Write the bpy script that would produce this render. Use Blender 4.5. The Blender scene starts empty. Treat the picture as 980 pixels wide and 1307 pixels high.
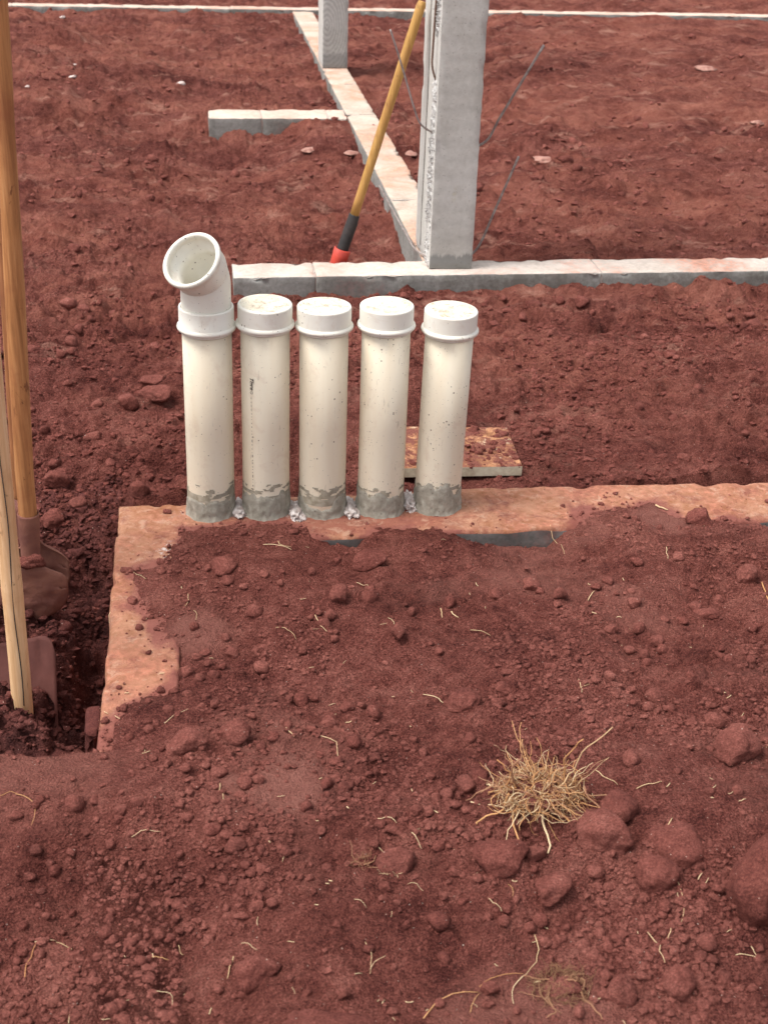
import bpy, bmesh, math, random
import numpy as np
from mathutils import Vector, Matrix

sc = bpy.context.scene
COL = sc.collection
R = math.radians

# ------------------------------------------------------------------ camera
# vanishing points of the beams and columns give the lens and the tilt;
# the camera stands 1.36 m above the tops of the foundation beams (z = 0)
F, CX, CY, CAMH = 1657.0, 490.0, 653.5, 1.36
_dz = np.array([-110.0, 3047.0, F]); _dz /= np.linalg.norm(_dz)
_up = -_dz
_fy = np.array([-257.0, -910.0, F]); _fy -= _up * (_fy @ _up); _fy /= np.linalg.norm(_fy)
_rx = np.cross(_fy, _up)
ROT = np.array([_rx, _fy, _up])
cam_d = bpy.data.cameras.new('camera')
cam = bpy.data.objects.new('camera', cam_d); COL.objects.link(cam)
_m = Matrix.Identity(4)
for r in range(3):
    _m[r][0] = ROT[r][0]; _m[r][1] = -ROT[r][1]; _m[r][2] = -ROT[r][2]
_m[2][3] = CAMH
cam.matrix_world = _m
cam_d.sensor_fit = 'HORIZONTAL'; cam_d.sensor_width = 36.0; cam_d.lens = F / 980.0 * 36.0
cam_d.clip_start = 0.05; cam_d.clip_end = 2000
cam_d.dof.use_dof = True; cam_d.dof.focus_distance = 2.7; cam_d.dof.aperture_fstop = 12
sc.camera = cam

# ------------------------------------------------------------------ sky, sun, exposure
SUN_EL, SUN_AZ = R(64), R(-100)      # azimuth measured from +Y towards +X
w = bpy.data.worlds.new('World'); sc.world = w; w.use_nodes = True
wn = w.node_tree; wn.nodes.clear()
wo = wn.nodes.new('ShaderNodeOutputWorld'); wb = wn.nodes.new('ShaderNodeBackground')
ws = wn.nodes.new('ShaderNodeTexSky'); ws.sky_type = 'NISHITA'; ws.sun_disc = False
ws.sun_elevation = SUN_EL; ws.sun_rotation = SUN_AZ
ws.dust_density = 4.0
wh = wn.nodes.new('ShaderNodeHueSaturation'); wh.inputs['Saturation'].default_value = 0.2
wn.links.new(ws.outputs[0], wh.inputs['Color']); wn.links.new(wh.outputs[0], wb.inputs[0])
wb.inputs[1].default_value = 0.15
wn.links.new(wb.outputs[0], wo.inputs[0])
sun_d = bpy.data.lights.new('sun', 'SUN'); sun_d.energy = 1.5; sun_d.angle = R(18); sun_d.color = (1.0, 0.96, 0.9)
sun = bpy.data.objects.new('sun', sun_d); COL.objects.link(sun)
_sd = Vector((math.sin(SUN_AZ) * math.cos(SUN_EL), math.cos(SUN_AZ) * math.cos(SUN_EL), math.sin(SUN_EL)))
sun.rotation_euler = _sd.to_track_quat('Z', 'Y').to_euler()
sun.location = (-3, 0, 6)
sc.view_settings.view_transform = 'Standard'; sc.view_settings.look = 'None'
sc.view_settings.exposure = 0.74; sc.view_settings.gamma = 1.0
sc.view_settings.use_curve_mapping = False

rng = np.random.default_rng(7); random.seed(7)
CAMP = np.array([0, 0, CAMH])
def _ray(px, py): return ROT @ np.array([px - CX, py - CY, F])
def at(px, py, z=0.0):
    d = _ray(px, py); return CAMP + d * ((z - CAMH) / d[2])
def atY(px, py, Y):
    d = _ray(px, py); return CAMP + d * (Y / d[1])
def depth_of(p): return float((ROT.T @ (np.asarray(p) - CAMP))[2])
def px2m(p): return depth_of(p) / F

# ------------------------------------------------------------------ noise
def _hash(ix, iy, iz, seed):
    h = (ix.astype(np.int64) * 374761393 + iy.astype(np.int64) * 668265263 + iz.astype(np.int64) * 2147483647 + seed * 1274126177) & 0xFFFFFFFF
    h = ((h ^ (h >> 13)) * 1274126177) & 0xFFFFFFFF
    h = ((h ^ (h >> 16)) * 2246822519) & 0xFFFFFFFF
    return ((h ^ (h >> 15)) & 0xFFFFFF) / float(0xFFFFFF)
def vn2(x, y, seed=0):
    ix = np.floor(x); iy = np.floor(y); fx = x - ix; fy = y - iy
    fx = fx * fx * fx * (fx * (fx * 6 - 15) + 10); fy = fy * fy * fy * (fy * (fy * 6 - 15) + 10)
    z = np.zeros_like(ix)
    a = _hash(ix, iy, z, seed); b = _hash(ix + 1, iy, z, seed); c = _hash(ix, iy + 1, z, seed); d = _hash(ix + 1, iy + 1, z, seed)
    return (a + (b - a) * fx + (c - a) * fy + (a - b - c + d) * fx * fy) * 2 - 1
def vn3(p, seed=0):
    x, y, z = p[:, 0], p[:, 1], p[:, 2]
    ix, iy, iz = np.floor(x), np.floor(y), np.floor(z)
    fx, fy, fz = [t * t * (3 - 2 * t) for t in (x - ix, y - iy, z - iz)]
    o = 0
    for dx in (0, 1):
        for dy in (0, 1):
            for dz in (0, 1):
                wgt = (fx if dx else 1 - fx) * (fy if dy else 1 - fy) * (fz if dz else 1 - fz)
                o = o + wgt * _hash(ix + dx, iy + dy, iz + dz, seed)
    return o * 2 - 1
def fbm2(x, y, octv=4, seed=0, gain=0.5):
    o = 0; a = 1.0
    for k in range(octv):
        c, s = math.cos(0.6 * k + 0.3), math.sin(0.6 * k + 0.3)
        o = o + a * vn2((x * c - y * s) * 2 ** k + 17.3 * k, (x * s + y * c) * 2 ** k - 9.1 * k, seed + k); a *= gain
    return o
def fbm3(p, octv=3, seed=0):
    o = 0; a = 1.0
    for k in range(octv):
        o = o + a * vn3(p * 2.03 ** k + 5.7 * k, seed + k); a *= 0.5
    return o
def billow(x, y, octv, seed, gain=0.6):
    o = 0; a = 1.0
    for k in range(octv):
        c, s = math.cos(0.7 * k + 0.2), math.sin(0.7 * k + 0.2)
        o = o + a * np.abs(vn2((x * c - y * s) * 2.1 ** k + 11.3 * k, (x * s + y * c) * 2.1 ** k - 7.7 * k, seed + k)); a *= gain
    return o
def domes(x, y, cell, seed, prob=0.7):
    gx = np.floor(x / cell); gy = np.floor(y / cell); o = np.zeros_like(x); z = np.zeros_like(gx)
    for dx in (-1, 0, 1):
        for dy in (-1, 0, 1):
            cx = gx + dx; cy = gy + dy
            jx = (cx + 0.15 + 0.7 * _hash(cx, cy, z, seed)) * cell; jy = (cy + 0.15 + 0.7 * _hash(cx, cy, z + 1, seed)) * cell
            r = cell * (0.22 + 0.4 * _hash(cx, cy, z + 2, seed) ** 2); on = _hash(cx, cy, z + 3, seed) < prob
            st = 0.6 + 0.8 * _hash(cx, cy, z + 4, seed); an = 6.28 * _hash(cx, cy, z + 5, seed)
            ca, sa = np.cos(an), np.sin(an)
            u = (x - jx) * ca + (y - jy) * sa; v = (-(x - jx) * sa + (y - jy) * ca) * st
            q = 1 - (u * u + v * v) / (r * r)
            o = np.maximum(o, np.where(on & (q > 0), np.sqrt(np.maximum(q, 0)) * r, 0))
    return o
def sstep(a, b, t):
    t = np.clip((t - a) / (b - a), 0, 1); return t * t * (3 - 2 * t)

# ------------------------------------------------------------------ materials
def new_mat(name):
    m = bpy.data.materials.new(name); m.use_nodes = True
    nt = m.node_tree; b = nt.nodes['Principled BSDF']
    return m, nt, b
def N(nt, kind, **kw):
    n = nt.nodes.new(kind)
    for k, v in kw.items():
        if k.startswith('_'): n.inputs[k[1:]].default_value = v
        else: setattr(n, k, v)
    return n
def L(nt, a, b): nt.links.new(a, b)
def coords(nt, scale=(1, 1, 1), which='Object', loc=(0, 0, 0)):
    t = N(nt, 'ShaderNodeTexCoord'); mp = N(nt, 'ShaderNodeMapping')
    mp.inputs['Scale'].default_value = scale; mp.inputs['Location'].default_value = loc
    L(nt, t.outputs[which], mp.inputs['Vector']); return mp.outputs[0]
def noise(nt, vec, scale, detail=5, rough=0.6, dist=0.0):
    n = N(nt, 'ShaderNodeTexNoise'); n.inputs['Scale'].default_value = scale; n.inputs['Detail'].default_value = detail
    n.inputs['Roughness'].default_value = rough; n.inputs['Distortion'].default_value = dist
    L(nt, vec, n.inputs['Vector']); return n.outputs['Fac']
def ramp(nt, fac, stops):
    r = N(nt, 'ShaderNodeValToRGB'); e = r.color_ramp.elements
    while len(e) < len(stops): e.new(0.5)
    for el, (p, c) in zip(e, stops): el.position = p; el.color = (*c, 1) if len(c) == 3 else c
    L(nt, fac, r.inputs[0]); return r.outputs[0]
def mixc(nt, fac, a, b, mode='MIX'):
    m = N(nt, 'ShaderNodeMix', data_type='RGBA', blend_type=mode)
    for sock, v in ((m.inputs[0], fac), (m.inputs[6], a), (m.inputs[7], b)):
        if hasattr(v, 'is_linked') or hasattr(v, 'links'): L(nt, v, sock)
        elif isinstance(v, tuple): sock.default_value = (*v, 1) if len(v) == 3 else v
        else: sock.default_value = v
    return m.outputs[2]
def math_n(nt, op, a, b=0.0, clamp=False):
    m = N(nt, 'ShaderNodeMath', operation=op, use_clamp=clamp)
    for sock, v in ((m.inputs[0], a), (m.inputs[1], b)):
        if hasattr(v, 'links'): L(nt, v, sock)
        else: sock.default_value = v
    return m.outputs[0]
def bump(nt, b, h, dist, strength=1.0, prev=None):
    n = N(nt, 'ShaderNodeBump'); n.inputs['Distance'].default_value = dist; n.inputs['Strength'].default_value = strength
    L(nt, h, n.inputs['Height'])
    if prev is not None: L(nt, prev, n.inputs['Normal'])
    L(nt, n.outputs[0], b.inputs['Normal']); return n.outputs[0]
G3 = lambda v: (v, v, v)

SOIL_D, SOIL_M, SOIL_L = (0.068, 0.018, 0.016), (0.222, 0.069, 0.055), (0.385, 0.148, 0.118)
def soil_material(name, kind):
    m, nt, b = new_mat(name)
    ge = N(nt, 'ShaderNodeNewGeometry'); v = ge.outputs['Position']
    n1 = noise(nt, v, 3.1, 6, 0.62); n2 = noise(nt, v, 24, 6, 0.68); n3 = noise(nt, v, 170, 5, 0.75); n4 = noise(nt, v, 700, 3, 0.7)
    f = math_n(nt, 'ADD', math_n(nt, 'ADD', math_n(nt, 'MULTIPLY', n1, 0.30), math_n(nt, 'MULTIPLY', n2, 0.28)), math_n(nt, 'ADD', math_n(nt, 'MULTIPLY', n3, 0.26), math_n(nt, 'MULTIPLY', n4, 0.16)))
    col = ramp(nt, f, [(0.41, SOIL_D), (0.50, SOIL_M), (0.60, SOIL_L)])
    # grains of differing colour
    gr = noise(nt, v, 330, 2, 0.8)
    col = mixc(nt, 1.0, col, mixc(nt, ramp(nt, gr, [(0.36, G3(0)), (0.64, G3(1))]), (0.52, 0.48, 0.48), (1.42, 1.42, 1.40)), 'MULTIPLY')
    pit_col = mixc(nt, ramp(nt, n2, [(0.35, G3(0)), (0.65, G3(1))]), (0.052, 0.018, 0.017), (0.150, 0.052, 0.046))  # darker soil tone used for the pit
    if kind == 'ground':
        # dry orange dust lies in drawn-out patches, mostly behind the pipes
        v2 = coords(nt, scale=(0.55, 1.0, 1), which='Object', loc=(3, 1, 0))
        d = noise(nt, v2, 1.6, 8, 0.72, 0.6)
        at_ = N(nt, 'ShaderNodeAttribute', attribute_name='dry')
        df = math_n(nt, 'MULTIPLY', ramp(nt, d, [(0.42, G3(0)), (0.60, G3(0.9))]), at_.outputs['Fac'])
        col = mixc(nt, df, col, mixc(nt, ramp(nt, f, [(0.40, G3(0)), (0.60, G3(1))]), (0.235, 0.058, 0.044), (0.55, 0.220, 0.155)))
        # paler trodden flecks
        d2 = noise(nt, coords(nt, scale=(0.6, 1.6, 1), loc=(9, 4, 0)), 7.0, 7, 0.72, 0.3)
        col = mixc(nt, math_n(nt, 'MULTIPLY', ramp(nt, d2, [(0.56, G3(0)), (0.68, G3(0.8))]), at_.outputs['Fac']), col, (0.56, 0.28, 0.21))
        du = N(nt, 'ShaderNodeAttribute', attribute_name='dust'); dn = noise(nt, v, 30, 5, 0.7)
        col = mixc(nt, math_n(nt, 'MULTIPLY', du.outputs['Fac'], ramp(nt, dn, [(0.30, G3(0.35)), (0.62, G3(1))])), col, (0.37, 0.150, 0.118))
        mo = N(nt, 'ShaderNodeAttribute', attribute_name='moist')
        col = mixc(nt, mo.outputs['Fac'], col, pit_col)
    elif kind == 'moist': col = mixc(nt, 0.72, col, pit_col)
    else:
        col = mixc(nt, 0.35, col, mixc(nt, N(nt, 'ShaderNodeObjectInfo').outputs['Random'], (0.185, 0.061, 0.049), (0.300, 0.115, 0.091)))
    sp = N(nt, 'ShaderNodeTexVoronoi'); sp.inputs['Scale'].default_value = 210; L(nt, v, sp.inputs['Vector'])
    sh = N(nt, 'ShaderNodeSeparateColor'); L(nt, sp.outputs['Color'], sh.inputs[0])
    spk = math_n(nt, 'MULTIPLY', math_n(nt, 'LESS_THAN', sp.outputs['Distance'], math_n(nt, 'MULTIPLY', sh.outputs[1], 0.25)), math_n(nt, 'GREATER_THAN', sh.outputs[0], 0.94))
    col = mixc(nt, spk, col, mixc(nt, sh.outputs[2], (0.40, 0.20, 0.16), (0.62, 0.48, 0.40)))
    L(nt, col, b.inputs['Base Color']); b.inputs['Roughness'].default_value = 0.97; b.inputs['Specular IOR Level'].default_value = 0.08
    pr = None
    if kind == 'ground':
        big = math_n(nt, 'MULTIPLY', math_n(nt, 'ADD', noise(nt, v, 14, 7, 0.75), math_n(nt, 'MULTIPLY', noise(nt, v, 45, 4, 0.75), 0.5)), at_.outputs['Fac'])
        pr = bump(nt, b, big, 0.034, 1.0)
    vo = N(nt, 'ShaderNodeTexVoronoi', feature='F1'); vo.inputs['Scale'].default_value = 190
    vd = N(nt, 'ShaderNodeVectorMath', operation='ADD'); nn = N(nt, 'ShaderNodeTexNoise'); nn.inputs['Scale'].default_value = 80
    L(nt, v, nn.inputs['Vector']); sc_ = N(nt, 'ShaderNodeVectorMath', operation='SCALE'); sc_.inputs['Scale'].default_value = 0.02
    L(nt, nn.outputs['Color'], sc_.inputs[0]); L(nt, v, vd.inputs[0]); L(nt, sc_.outputs[0], vd.inputs[1]); L(nt, vd.outputs[0], vo.inputs['Vector'])
    inv = math_n(nt, 'SUBTRACT', 1.0, vo.outputs['Distance'])
    hgt = math_n(nt, 'ADD', math_n(nt, 'MULTIPLY', inv, 0.65 if kind == 'ground' else 0.12), math_n(nt, 'ADD', math_n(nt, 'MULTIPLY', n3, 0.9), math_n(nt, 'MULTIPLY', n4, 0.45)))
    bump(nt, b, hgt, 0.013 if kind == 'ground' else 0.0065, 1.0, pr)
    return m
M = {}
M['soil'] = soil_material('loose_red_soil', 'ground')
M['clod'] = soil_material('soil_clod', 'clod')
M['clod_moist'] = soil_material('moist_dug_soil', 'moist')

def concrete(name, base, var, stain=None, stain_amt=0.5, seed=0.0, scale=6.0, bmp=0.002, extra=None):
    m, nt, b = new_mat(name)
    v = coords(nt, which='Object', loc=(seed, seed * 0.7, seed * 1.3))
    n1 = noise(nt, v, scale, 7, 0.65, 0.4); n2 = noise(nt, v, 60, 5, 0.7); n3 = noise(nt, v, 420, 3, 0.7)
    f = math_n(nt, 'ADD', math_n(nt, 'MULTIPLY', n1, 0.55), math_n(nt, 'MULTIPLY', n2, 0.45))
    col = ramp(nt, f, [(0.40, tuple(base[i] - var[i] for i in range(3))), (0.5, base), (0.60, tuple(base[i] + var[i] for i in range(3)))])
    if stain:
        s = noise(nt, v, 2.6, 7, 0.7, 0.5)
        sf = ramp(nt, math_n(nt, 'ADD', math_n(nt, 'MULTIPLY', s, 0.75), math_n(nt, 'MULTIPLY', n2, 0.25)), [(0.62 - stain_amt * 0.3, G3(0)), (0.74 - stain_amt * 0.3, G3(0.92))])
        col = mixc(nt, sf, col, mixc(nt, ramp(nt, n2, [(0.36, G3(0)), (0.64, G3(1))]), tuple(c * 0.75 for c in stain), tuple(c * 1.5 for c in stain)))
    if extra: col = extra(nt, v, col, n1, n2, n3)
    # air-hole pits and grit
    vo = N(nt, 'ShaderNodeTexVoronoi'); vo.inputs['Scale'].default_value = 70; L(nt, v, vo.inputs['Vector'])
    pit = ramp(nt, vo.outputs['Distance'], [(0.05, G3(0)), (0.16, G3(1))])
    col = mixc(nt, 1.0, col, mixc(nt, pit, (0.62, 0.6, 0.6), (1, 1, 1)), 'MULTIPLY')
    L(nt, col, b.inputs['Base Color']); b.inputs['Roughness'].default_value = 0.9; b.inputs['Specular IOR Level'].default_value = 0.2
    h = math_n(nt, 'ADD', math_n(nt, 'MULTIPLY', n2, 0.7), math_n(nt, 'ADD', math_n(nt, 'MULTIPLY', n3, 0.4), math_n(nt, 'MULTIPLY', pit, 0.25)))
    bump(nt, b, h, bmp, 1.0)
    return m
RED = (0.33, 0.125, 0.082)
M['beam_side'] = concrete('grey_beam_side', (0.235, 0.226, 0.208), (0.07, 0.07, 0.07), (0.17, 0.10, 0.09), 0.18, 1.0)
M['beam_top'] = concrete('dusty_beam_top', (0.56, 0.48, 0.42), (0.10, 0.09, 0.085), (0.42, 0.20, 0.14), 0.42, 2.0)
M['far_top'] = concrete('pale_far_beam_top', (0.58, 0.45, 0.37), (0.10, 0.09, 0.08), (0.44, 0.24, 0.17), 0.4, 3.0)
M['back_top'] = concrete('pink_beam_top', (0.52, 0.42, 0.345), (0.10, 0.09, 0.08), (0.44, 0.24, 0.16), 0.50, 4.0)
def foot_extra(nt, v, col, n1, n2, n3):
    ge = N(nt, 'ShaderNodeNewGeometry'); sp = N(nt, 'ShaderNodeSeparateXYZ'); L(nt, ge.outputs['Position'], sp.inputs[0])
    def spot(cx, cy, rx, ry, wob):
        a = math_n(nt, 'DIVIDE', math_n(nt, 'SUBTRACT', sp.outputs[0], cx), rx); c_ = math_n(nt, 'DIVIDE', math_n(nt, 'SUBTRACT', sp.outputs[1], cy), ry)
        r2 = math_n(nt, 'ADD', math_n(nt, 'MULTIPLY', a, a), math_n(nt, 'MULTIPLY', c_, c_))
        return math_n(nt, 'ADD', r2, math_n(nt, 'MULTIPLY', math_n(nt, 'SUBTRACT', n2, 0.5), wob))
    # darker red-brown zone across the slab in front of the pipes, lime residue round them
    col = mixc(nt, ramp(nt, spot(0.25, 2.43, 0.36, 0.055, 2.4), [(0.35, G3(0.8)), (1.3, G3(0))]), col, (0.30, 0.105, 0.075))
    lime = ramp(nt, noise(nt, v, 75, 5, 0.75), [(0.50, G3(0)), (0.60, G3(1))])
    p = at(216, 704); f1 = ramp(nt, spot(float(p[0]), float(p[1]), 0.030, 0.050, 2.0), [(0.2, G3(0.9)), (1.2, G3(0))])
    col = mixc(nt, math_n(nt, 'MULTIPLY', f1, lime), col, (0.74, 0.68, 0.64))
    f2 = ramp(nt, spot(0.25, 2.50, 0.36, 0.045, 1.2), [(0.5, G3(0.55)), (1.2, G3(0))])
    col = mixc(nt, math_n(nt, 'MULTIPLY', f2, lime), col, (0.60, 0.50, 0.46))
    g = ramp(nt, noise(nt, v, 30, 6, 0.75, 0.5), [(0.53, G3(0)), (0.62, G3(0.6))])
    col = mixc(nt, g, col, (0.48, 0.30, 0.21))
    fl = N(nt, 'ShaderNodeAttribute', attribute_name='film'); fg = ramp(nt, math_n(nt, 'ADD', fl.outputs['Fac'], math_n(nt, 'MULTIPLY', math_n(nt, 'SUBTRACT', n3, 0.5), 0.9)), [(0.25, G3(0)), (0.75, G3(0.95))])
    col = mixc(nt, fg, col, mixc(nt, n2, (0.17, 0.055, 0.044), (0.30, 0.105, 0.082)))
    return mixc(nt, ramp(nt, noise(nt, v, 15, 8, 0.78, 0.4), [(0.52, G3(0)), (0.66, G3(0.85))]), col, (0.20, 0.062, 0.046))
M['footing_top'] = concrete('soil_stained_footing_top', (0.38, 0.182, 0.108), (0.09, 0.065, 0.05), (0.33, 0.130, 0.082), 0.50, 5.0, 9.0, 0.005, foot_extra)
M['footing_side'] = concrete('dark_footing_side', (0.175, 0.165, 0.155), (0.05, 0.05, 0.05), (0.14, 0.07, 0.06), 0.4, 6.0)
M['footing_left'] = concrete('soil_stained_footing_edge', (0.30, 0.15, 0.10), (0.08, 0.05, 0.04), RED, 0.6, 6.5)
M['mortar_joint'] = concrete('mortar_joint', (0.44, 0.38, 0.34), (0.06, 0.06, 0.06), (0.36, 0.18, 0.13), 0.35, 7.0)
M['mortar'] = concrete('grey_cement_mortar', (0.31, 0.288, 0.238), (0.07, 0.068, 0.06), (0.34, 0.32, 0.28), 0.25, 8.0, 22, 0.002)
M['white_mortar'] = concrete('white_crusty_mortar', (0.64, 0.55, 0.51), (0.16, 0.17, 0.17), (0.40, 0.20, 0.15), 0.36, 9.0, 60, 0.006)
M['mortar_smear'] = concrete('beige_cement_smear', (0.42, 0.375, 0.285), (0.12, 0.11, 0.09), (0.25, 0.23, 0.19), 0.5, 9.5, 60, 0.001)

def col_extra_near(nt, v, col, n1, n2, n3):
    # board-form lines, pale laitance, a yellowish splash and the damp foot
    t = N(nt, 'ShaderNodeTexCoord'); s = N(nt, 'ShaderNodeSeparateXYZ'); L(nt, t.outputs['Object'], s.inputs[0])
    gl = N(nt, 'ShaderNodeTexWave', wave_type='BANDS', bands_direction='Z'); gl.inputs['Scale'].default_value = 6
    gl.inputs['Distortion'].default_value = 3.5; gl.inputs['Detail'].default_value = 4; gl.inputs['Detail Scale'].default_value = 2.0
    L(nt, t.outputs['Object'], gl.inputs['Vector'])
    col = mixc(nt, 0.13, col, mixc(nt, gl.outputs['Fac'], (0.55, 0.55, 0.56), (1.05, 1.05, 1.05)), 'MULTIPLY')
    lai = ramp(nt, noise(nt, v, 5.5, 7, 0.68, 0.15), [(0.52, G3(0)), (0.66, G3(0.4))])
    col = mixc(nt, lai, col, (0.66, 0.65, 0.62))
    dx = math_n(nt, 'SUBTRACT', s.outputs[0], 0.0); dz = math_n(nt, 'SUBTRACT', s.outputs[2], 0.245)
    rr = math_n(nt, 'ADD', math_n(nt, 'MULTIPLY', math_n(nt, 'MULTIPLY', dx, dx), 1700), math_n(nt, 'MULTIPLY', math_n(nt, 'MULTIPLY', dz, dz), 330))
    rr = math_n(nt, 'ADD', rr, math_n(nt, 'MULTIPLY', n2, 1.7))
    col = mixc(nt, ramp(nt, rr, [(0.55, G3(0.62)), (1.5, G3(0))]), col, (0.50, 0.45, 0.26))
    we = math_n(nt, 'ADD', s.outputs[2], math_n(nt, 'MULTIPLY', noise(nt, coords(nt, (90, 90, 9)), 1.0, 3, 0.6), 0.05))
    col = mixc(nt, ramp(nt, we, [(0.068, G3(0.75)), (0.078, G3(0))]), col, (0.175, 0.18, 0.175))
    return col
def col_extra_far(nt, v, col, n1, n2, n3):
    t = N(nt, 'ShaderNodeTexCoord'); s = N(nt, 'ShaderNodeSeparateXYZ'); L(nt, t.outputs['Object'], s.inputs[0])
    gl = N(nt, 'ShaderNodeTexWave', wave_type='RINGS', rings_direction='Y'); gl.inputs['Scale'].default_value = 22
    gl.inputs['Distortion'].default_value = 2.5; gl.inputs['Detail'].default_value = 2; gl.inputs['Detail Scale'].default_value = 1.2
    L(nt, coords(nt, (1, 1, 0.5), loc=(0.05, 0, -0.12)), gl.inputs['Vector'])
    col = mixc(nt, 0.5, col, mixc(nt, gl.outputs['Fac'], (0.6, 0.6, 0.6), (1.1, 1.1, 1.1)), 'MULTIPLY')
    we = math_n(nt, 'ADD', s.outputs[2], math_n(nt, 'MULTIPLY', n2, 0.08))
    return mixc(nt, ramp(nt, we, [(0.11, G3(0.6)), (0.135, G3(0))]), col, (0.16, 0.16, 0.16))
M['column_near'] = concrete('cast_column_concrete', (0.53, 0.515, 0.475), (0.06, 0.06, 0.06), None, 0, 10, 5, 0.0015, col_extra_near)
M['column_far'] = concrete('board_marked_column_concrete', (0.44, 0.435, 0.41), (0.06, 0.06, 0.06), None, 0, 11, 5, 0.0015, col_extra_far)
M['column_side'] = concrete('smooth_column_side', (0.57, 0.555, 0.515), (0.05, 0.05, 0.05), None, 0, 12, 4, 0.0015)
def honey_extra(nt, v, col, n1, n2, n3):
    vo = N(nt, 'ShaderNodeTexVoronoi'); vo.inputs['Scale'].default_value = 95; L(nt, v, vo.inputs['Vector'])
    return mixc(nt, ramp(nt, vo.outputs['Distance'], [(0.18, G3(0.85)), (0.30, G3(0))]), col, (0.10, 0.09, 0.085))
M['honeycomb'] = concrete('rough_honeycombed_concrete', (0.60, 0.585, 0.56), (0.12, 0.12, 0.12), None, 0, 13, 40, 0.004, honey_extra)

def pvc(name, base, dirt_amt, yellow, lo=0.46, blot=0.0):
    m, nt, b = new_mat(name)
    oi = N(nt, 'ShaderNodeObjectInfo'); v0 = coords(nt); ad = N(nt, 'ShaderNodeVectorMath', operation='ADD')
    mu = N(nt, 'ShaderNodeVectorMath', operation='SCALE'); mu.inputs['Scale'].default_value = 37.0
    L(nt, oi.outputs['Location'], mu.inputs[0]); L(nt, v0, ad.inputs[0]); L(nt, mu.outputs[0], ad.inputs[1]); v = ad.outputs[0]
    st = N(nt, 'ShaderNodeMapping'); st.inputs['Scale'].default_value = (1, 1, 0.12); L(nt, v, st.inputs['Vector'])
    y = noise(nt, st.outputs[0], 22, 4, 0.55)
    col = mixc(nt, ramp(nt, y, [(0.38, G3(0)), (0.72, G3(1))]), base, yellow)
    # faint smears of soil dust
    sm = noise(nt, v, 18, 6, 0.7, 0.8)
    col = mixc(nt, ramp(nt, sm, [(0.54, G3(0)), (0.76, G3(0.45))]), col, (0.54, 0.38, 0.28))
    scr = N(nt, 'ShaderNodeMapping'); scr.inputs['Scale'].default_value = (1, 1, 0.22); scr.inputs['Rotation'].default_value = (0.25, 0.15, 0); L(nt, v, scr.inputs['Vector'])
    col = mixc(nt, ramp(nt, noise(nt, scr.outputs[0], 160, 3, 0.6, 0.3), [(0.66, G3(0)), (0.72, G3(0.5))]), col, (0.42, 0.36, 0.29))
    if blot:
        bl = ramp(nt, noise(nt, v, 48, 7, 0.78, 0.5), [(0.52, G3(0)), (0.62, G3(blot))])
        col = mixc(nt, bl, col, (0.30, 0.20, 0.13))
    # splashed specks
    mask = ramp(nt, noise(nt, v, 11, 3, 0.6), [(lo, G3(0)), (lo + 0.16, G3(1))])
    dark = None
    for s_, thr in ((170, 0.935), (380, 0.925)):
        vo = N(nt, 'ShaderNodeTexVoronoi'); vo.inputs['Scale'].default_value = s_; L(nt, v, vo.inputs['Vector'])
        se = N(nt, 'ShaderNodeSeparateColor'); L(nt, vo.outputs['Color'], se.inputs[0])
        on = math_n(nt, 'GREATER_THAN', math_n(nt, 'ADD', se.outputs[0], math_n(nt, 'MULTIPLY', mask, 0.14 * dirt_amt)), thr + 0.05)
        k = math_n(nt, 'MULTIPLY', on, math_n(nt, 'LESS_THAN', vo.outputs['Distance'], math_n(nt, 'MULTIPLY', se.outputs[1], 0.34)))
        dark = k if dark is None else math_n(nt, 'MAXIMUM', dark, k)
    col = mixc(nt, math_n(nt, 'MULTIPLY', dark, 0.8), col, (0.12, 0.075, 0.06))
    L(nt, col, b.inputs['Base Color']); b.inputs['Roughness'].default_value = 0.48; b.inputs['Specular IOR Level'].default_value = 0.4
    b.inputs['Subsurface Weight'].default_value = 0.0
    bump(nt, b, noise(nt, v, 90, 4, 0.6), 0.0004, 1.0)
    return m
M['pvc'] = pvc('weathered_cream_plastic', (0.775, 0.70, 0.56), 0.35, (0.72, 0.615, 0.46))
M['pvc_specked'] = pvc('soil_speckled_cream_plastic', (0.775, 0.70, 0.56), 1.25, (0.72, 0.615, 0.46), 0.40)
M['pvc_cap'] = pvc('white_plastic_fitting', (0.80, 0.78, 0.71), 0.75, (0.78, 0.745, 0.64))
M['cap_top'] = pvc('dirt_spotted_cap_top', (0.74, 0.70, 0.58), 2.4, (0.70, 0.60, 0.43), 0.30, 0.75)
m, nt, b = new_mat('pipe_print'); b.inputs['Base Color'].default_value = (0.035, 0.03, 0.03, 1); b.inputs['Roughness'].default_value = 0.6; M['print'] = m
m, nt, b = new_mat('pipe_small_print'); b.inputs['Base Color'].default_value = (0.24, 0.20, 0.17, 1); b.inputs['Roughness'].default_value = 0.6; M['print_small'] = m

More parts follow.
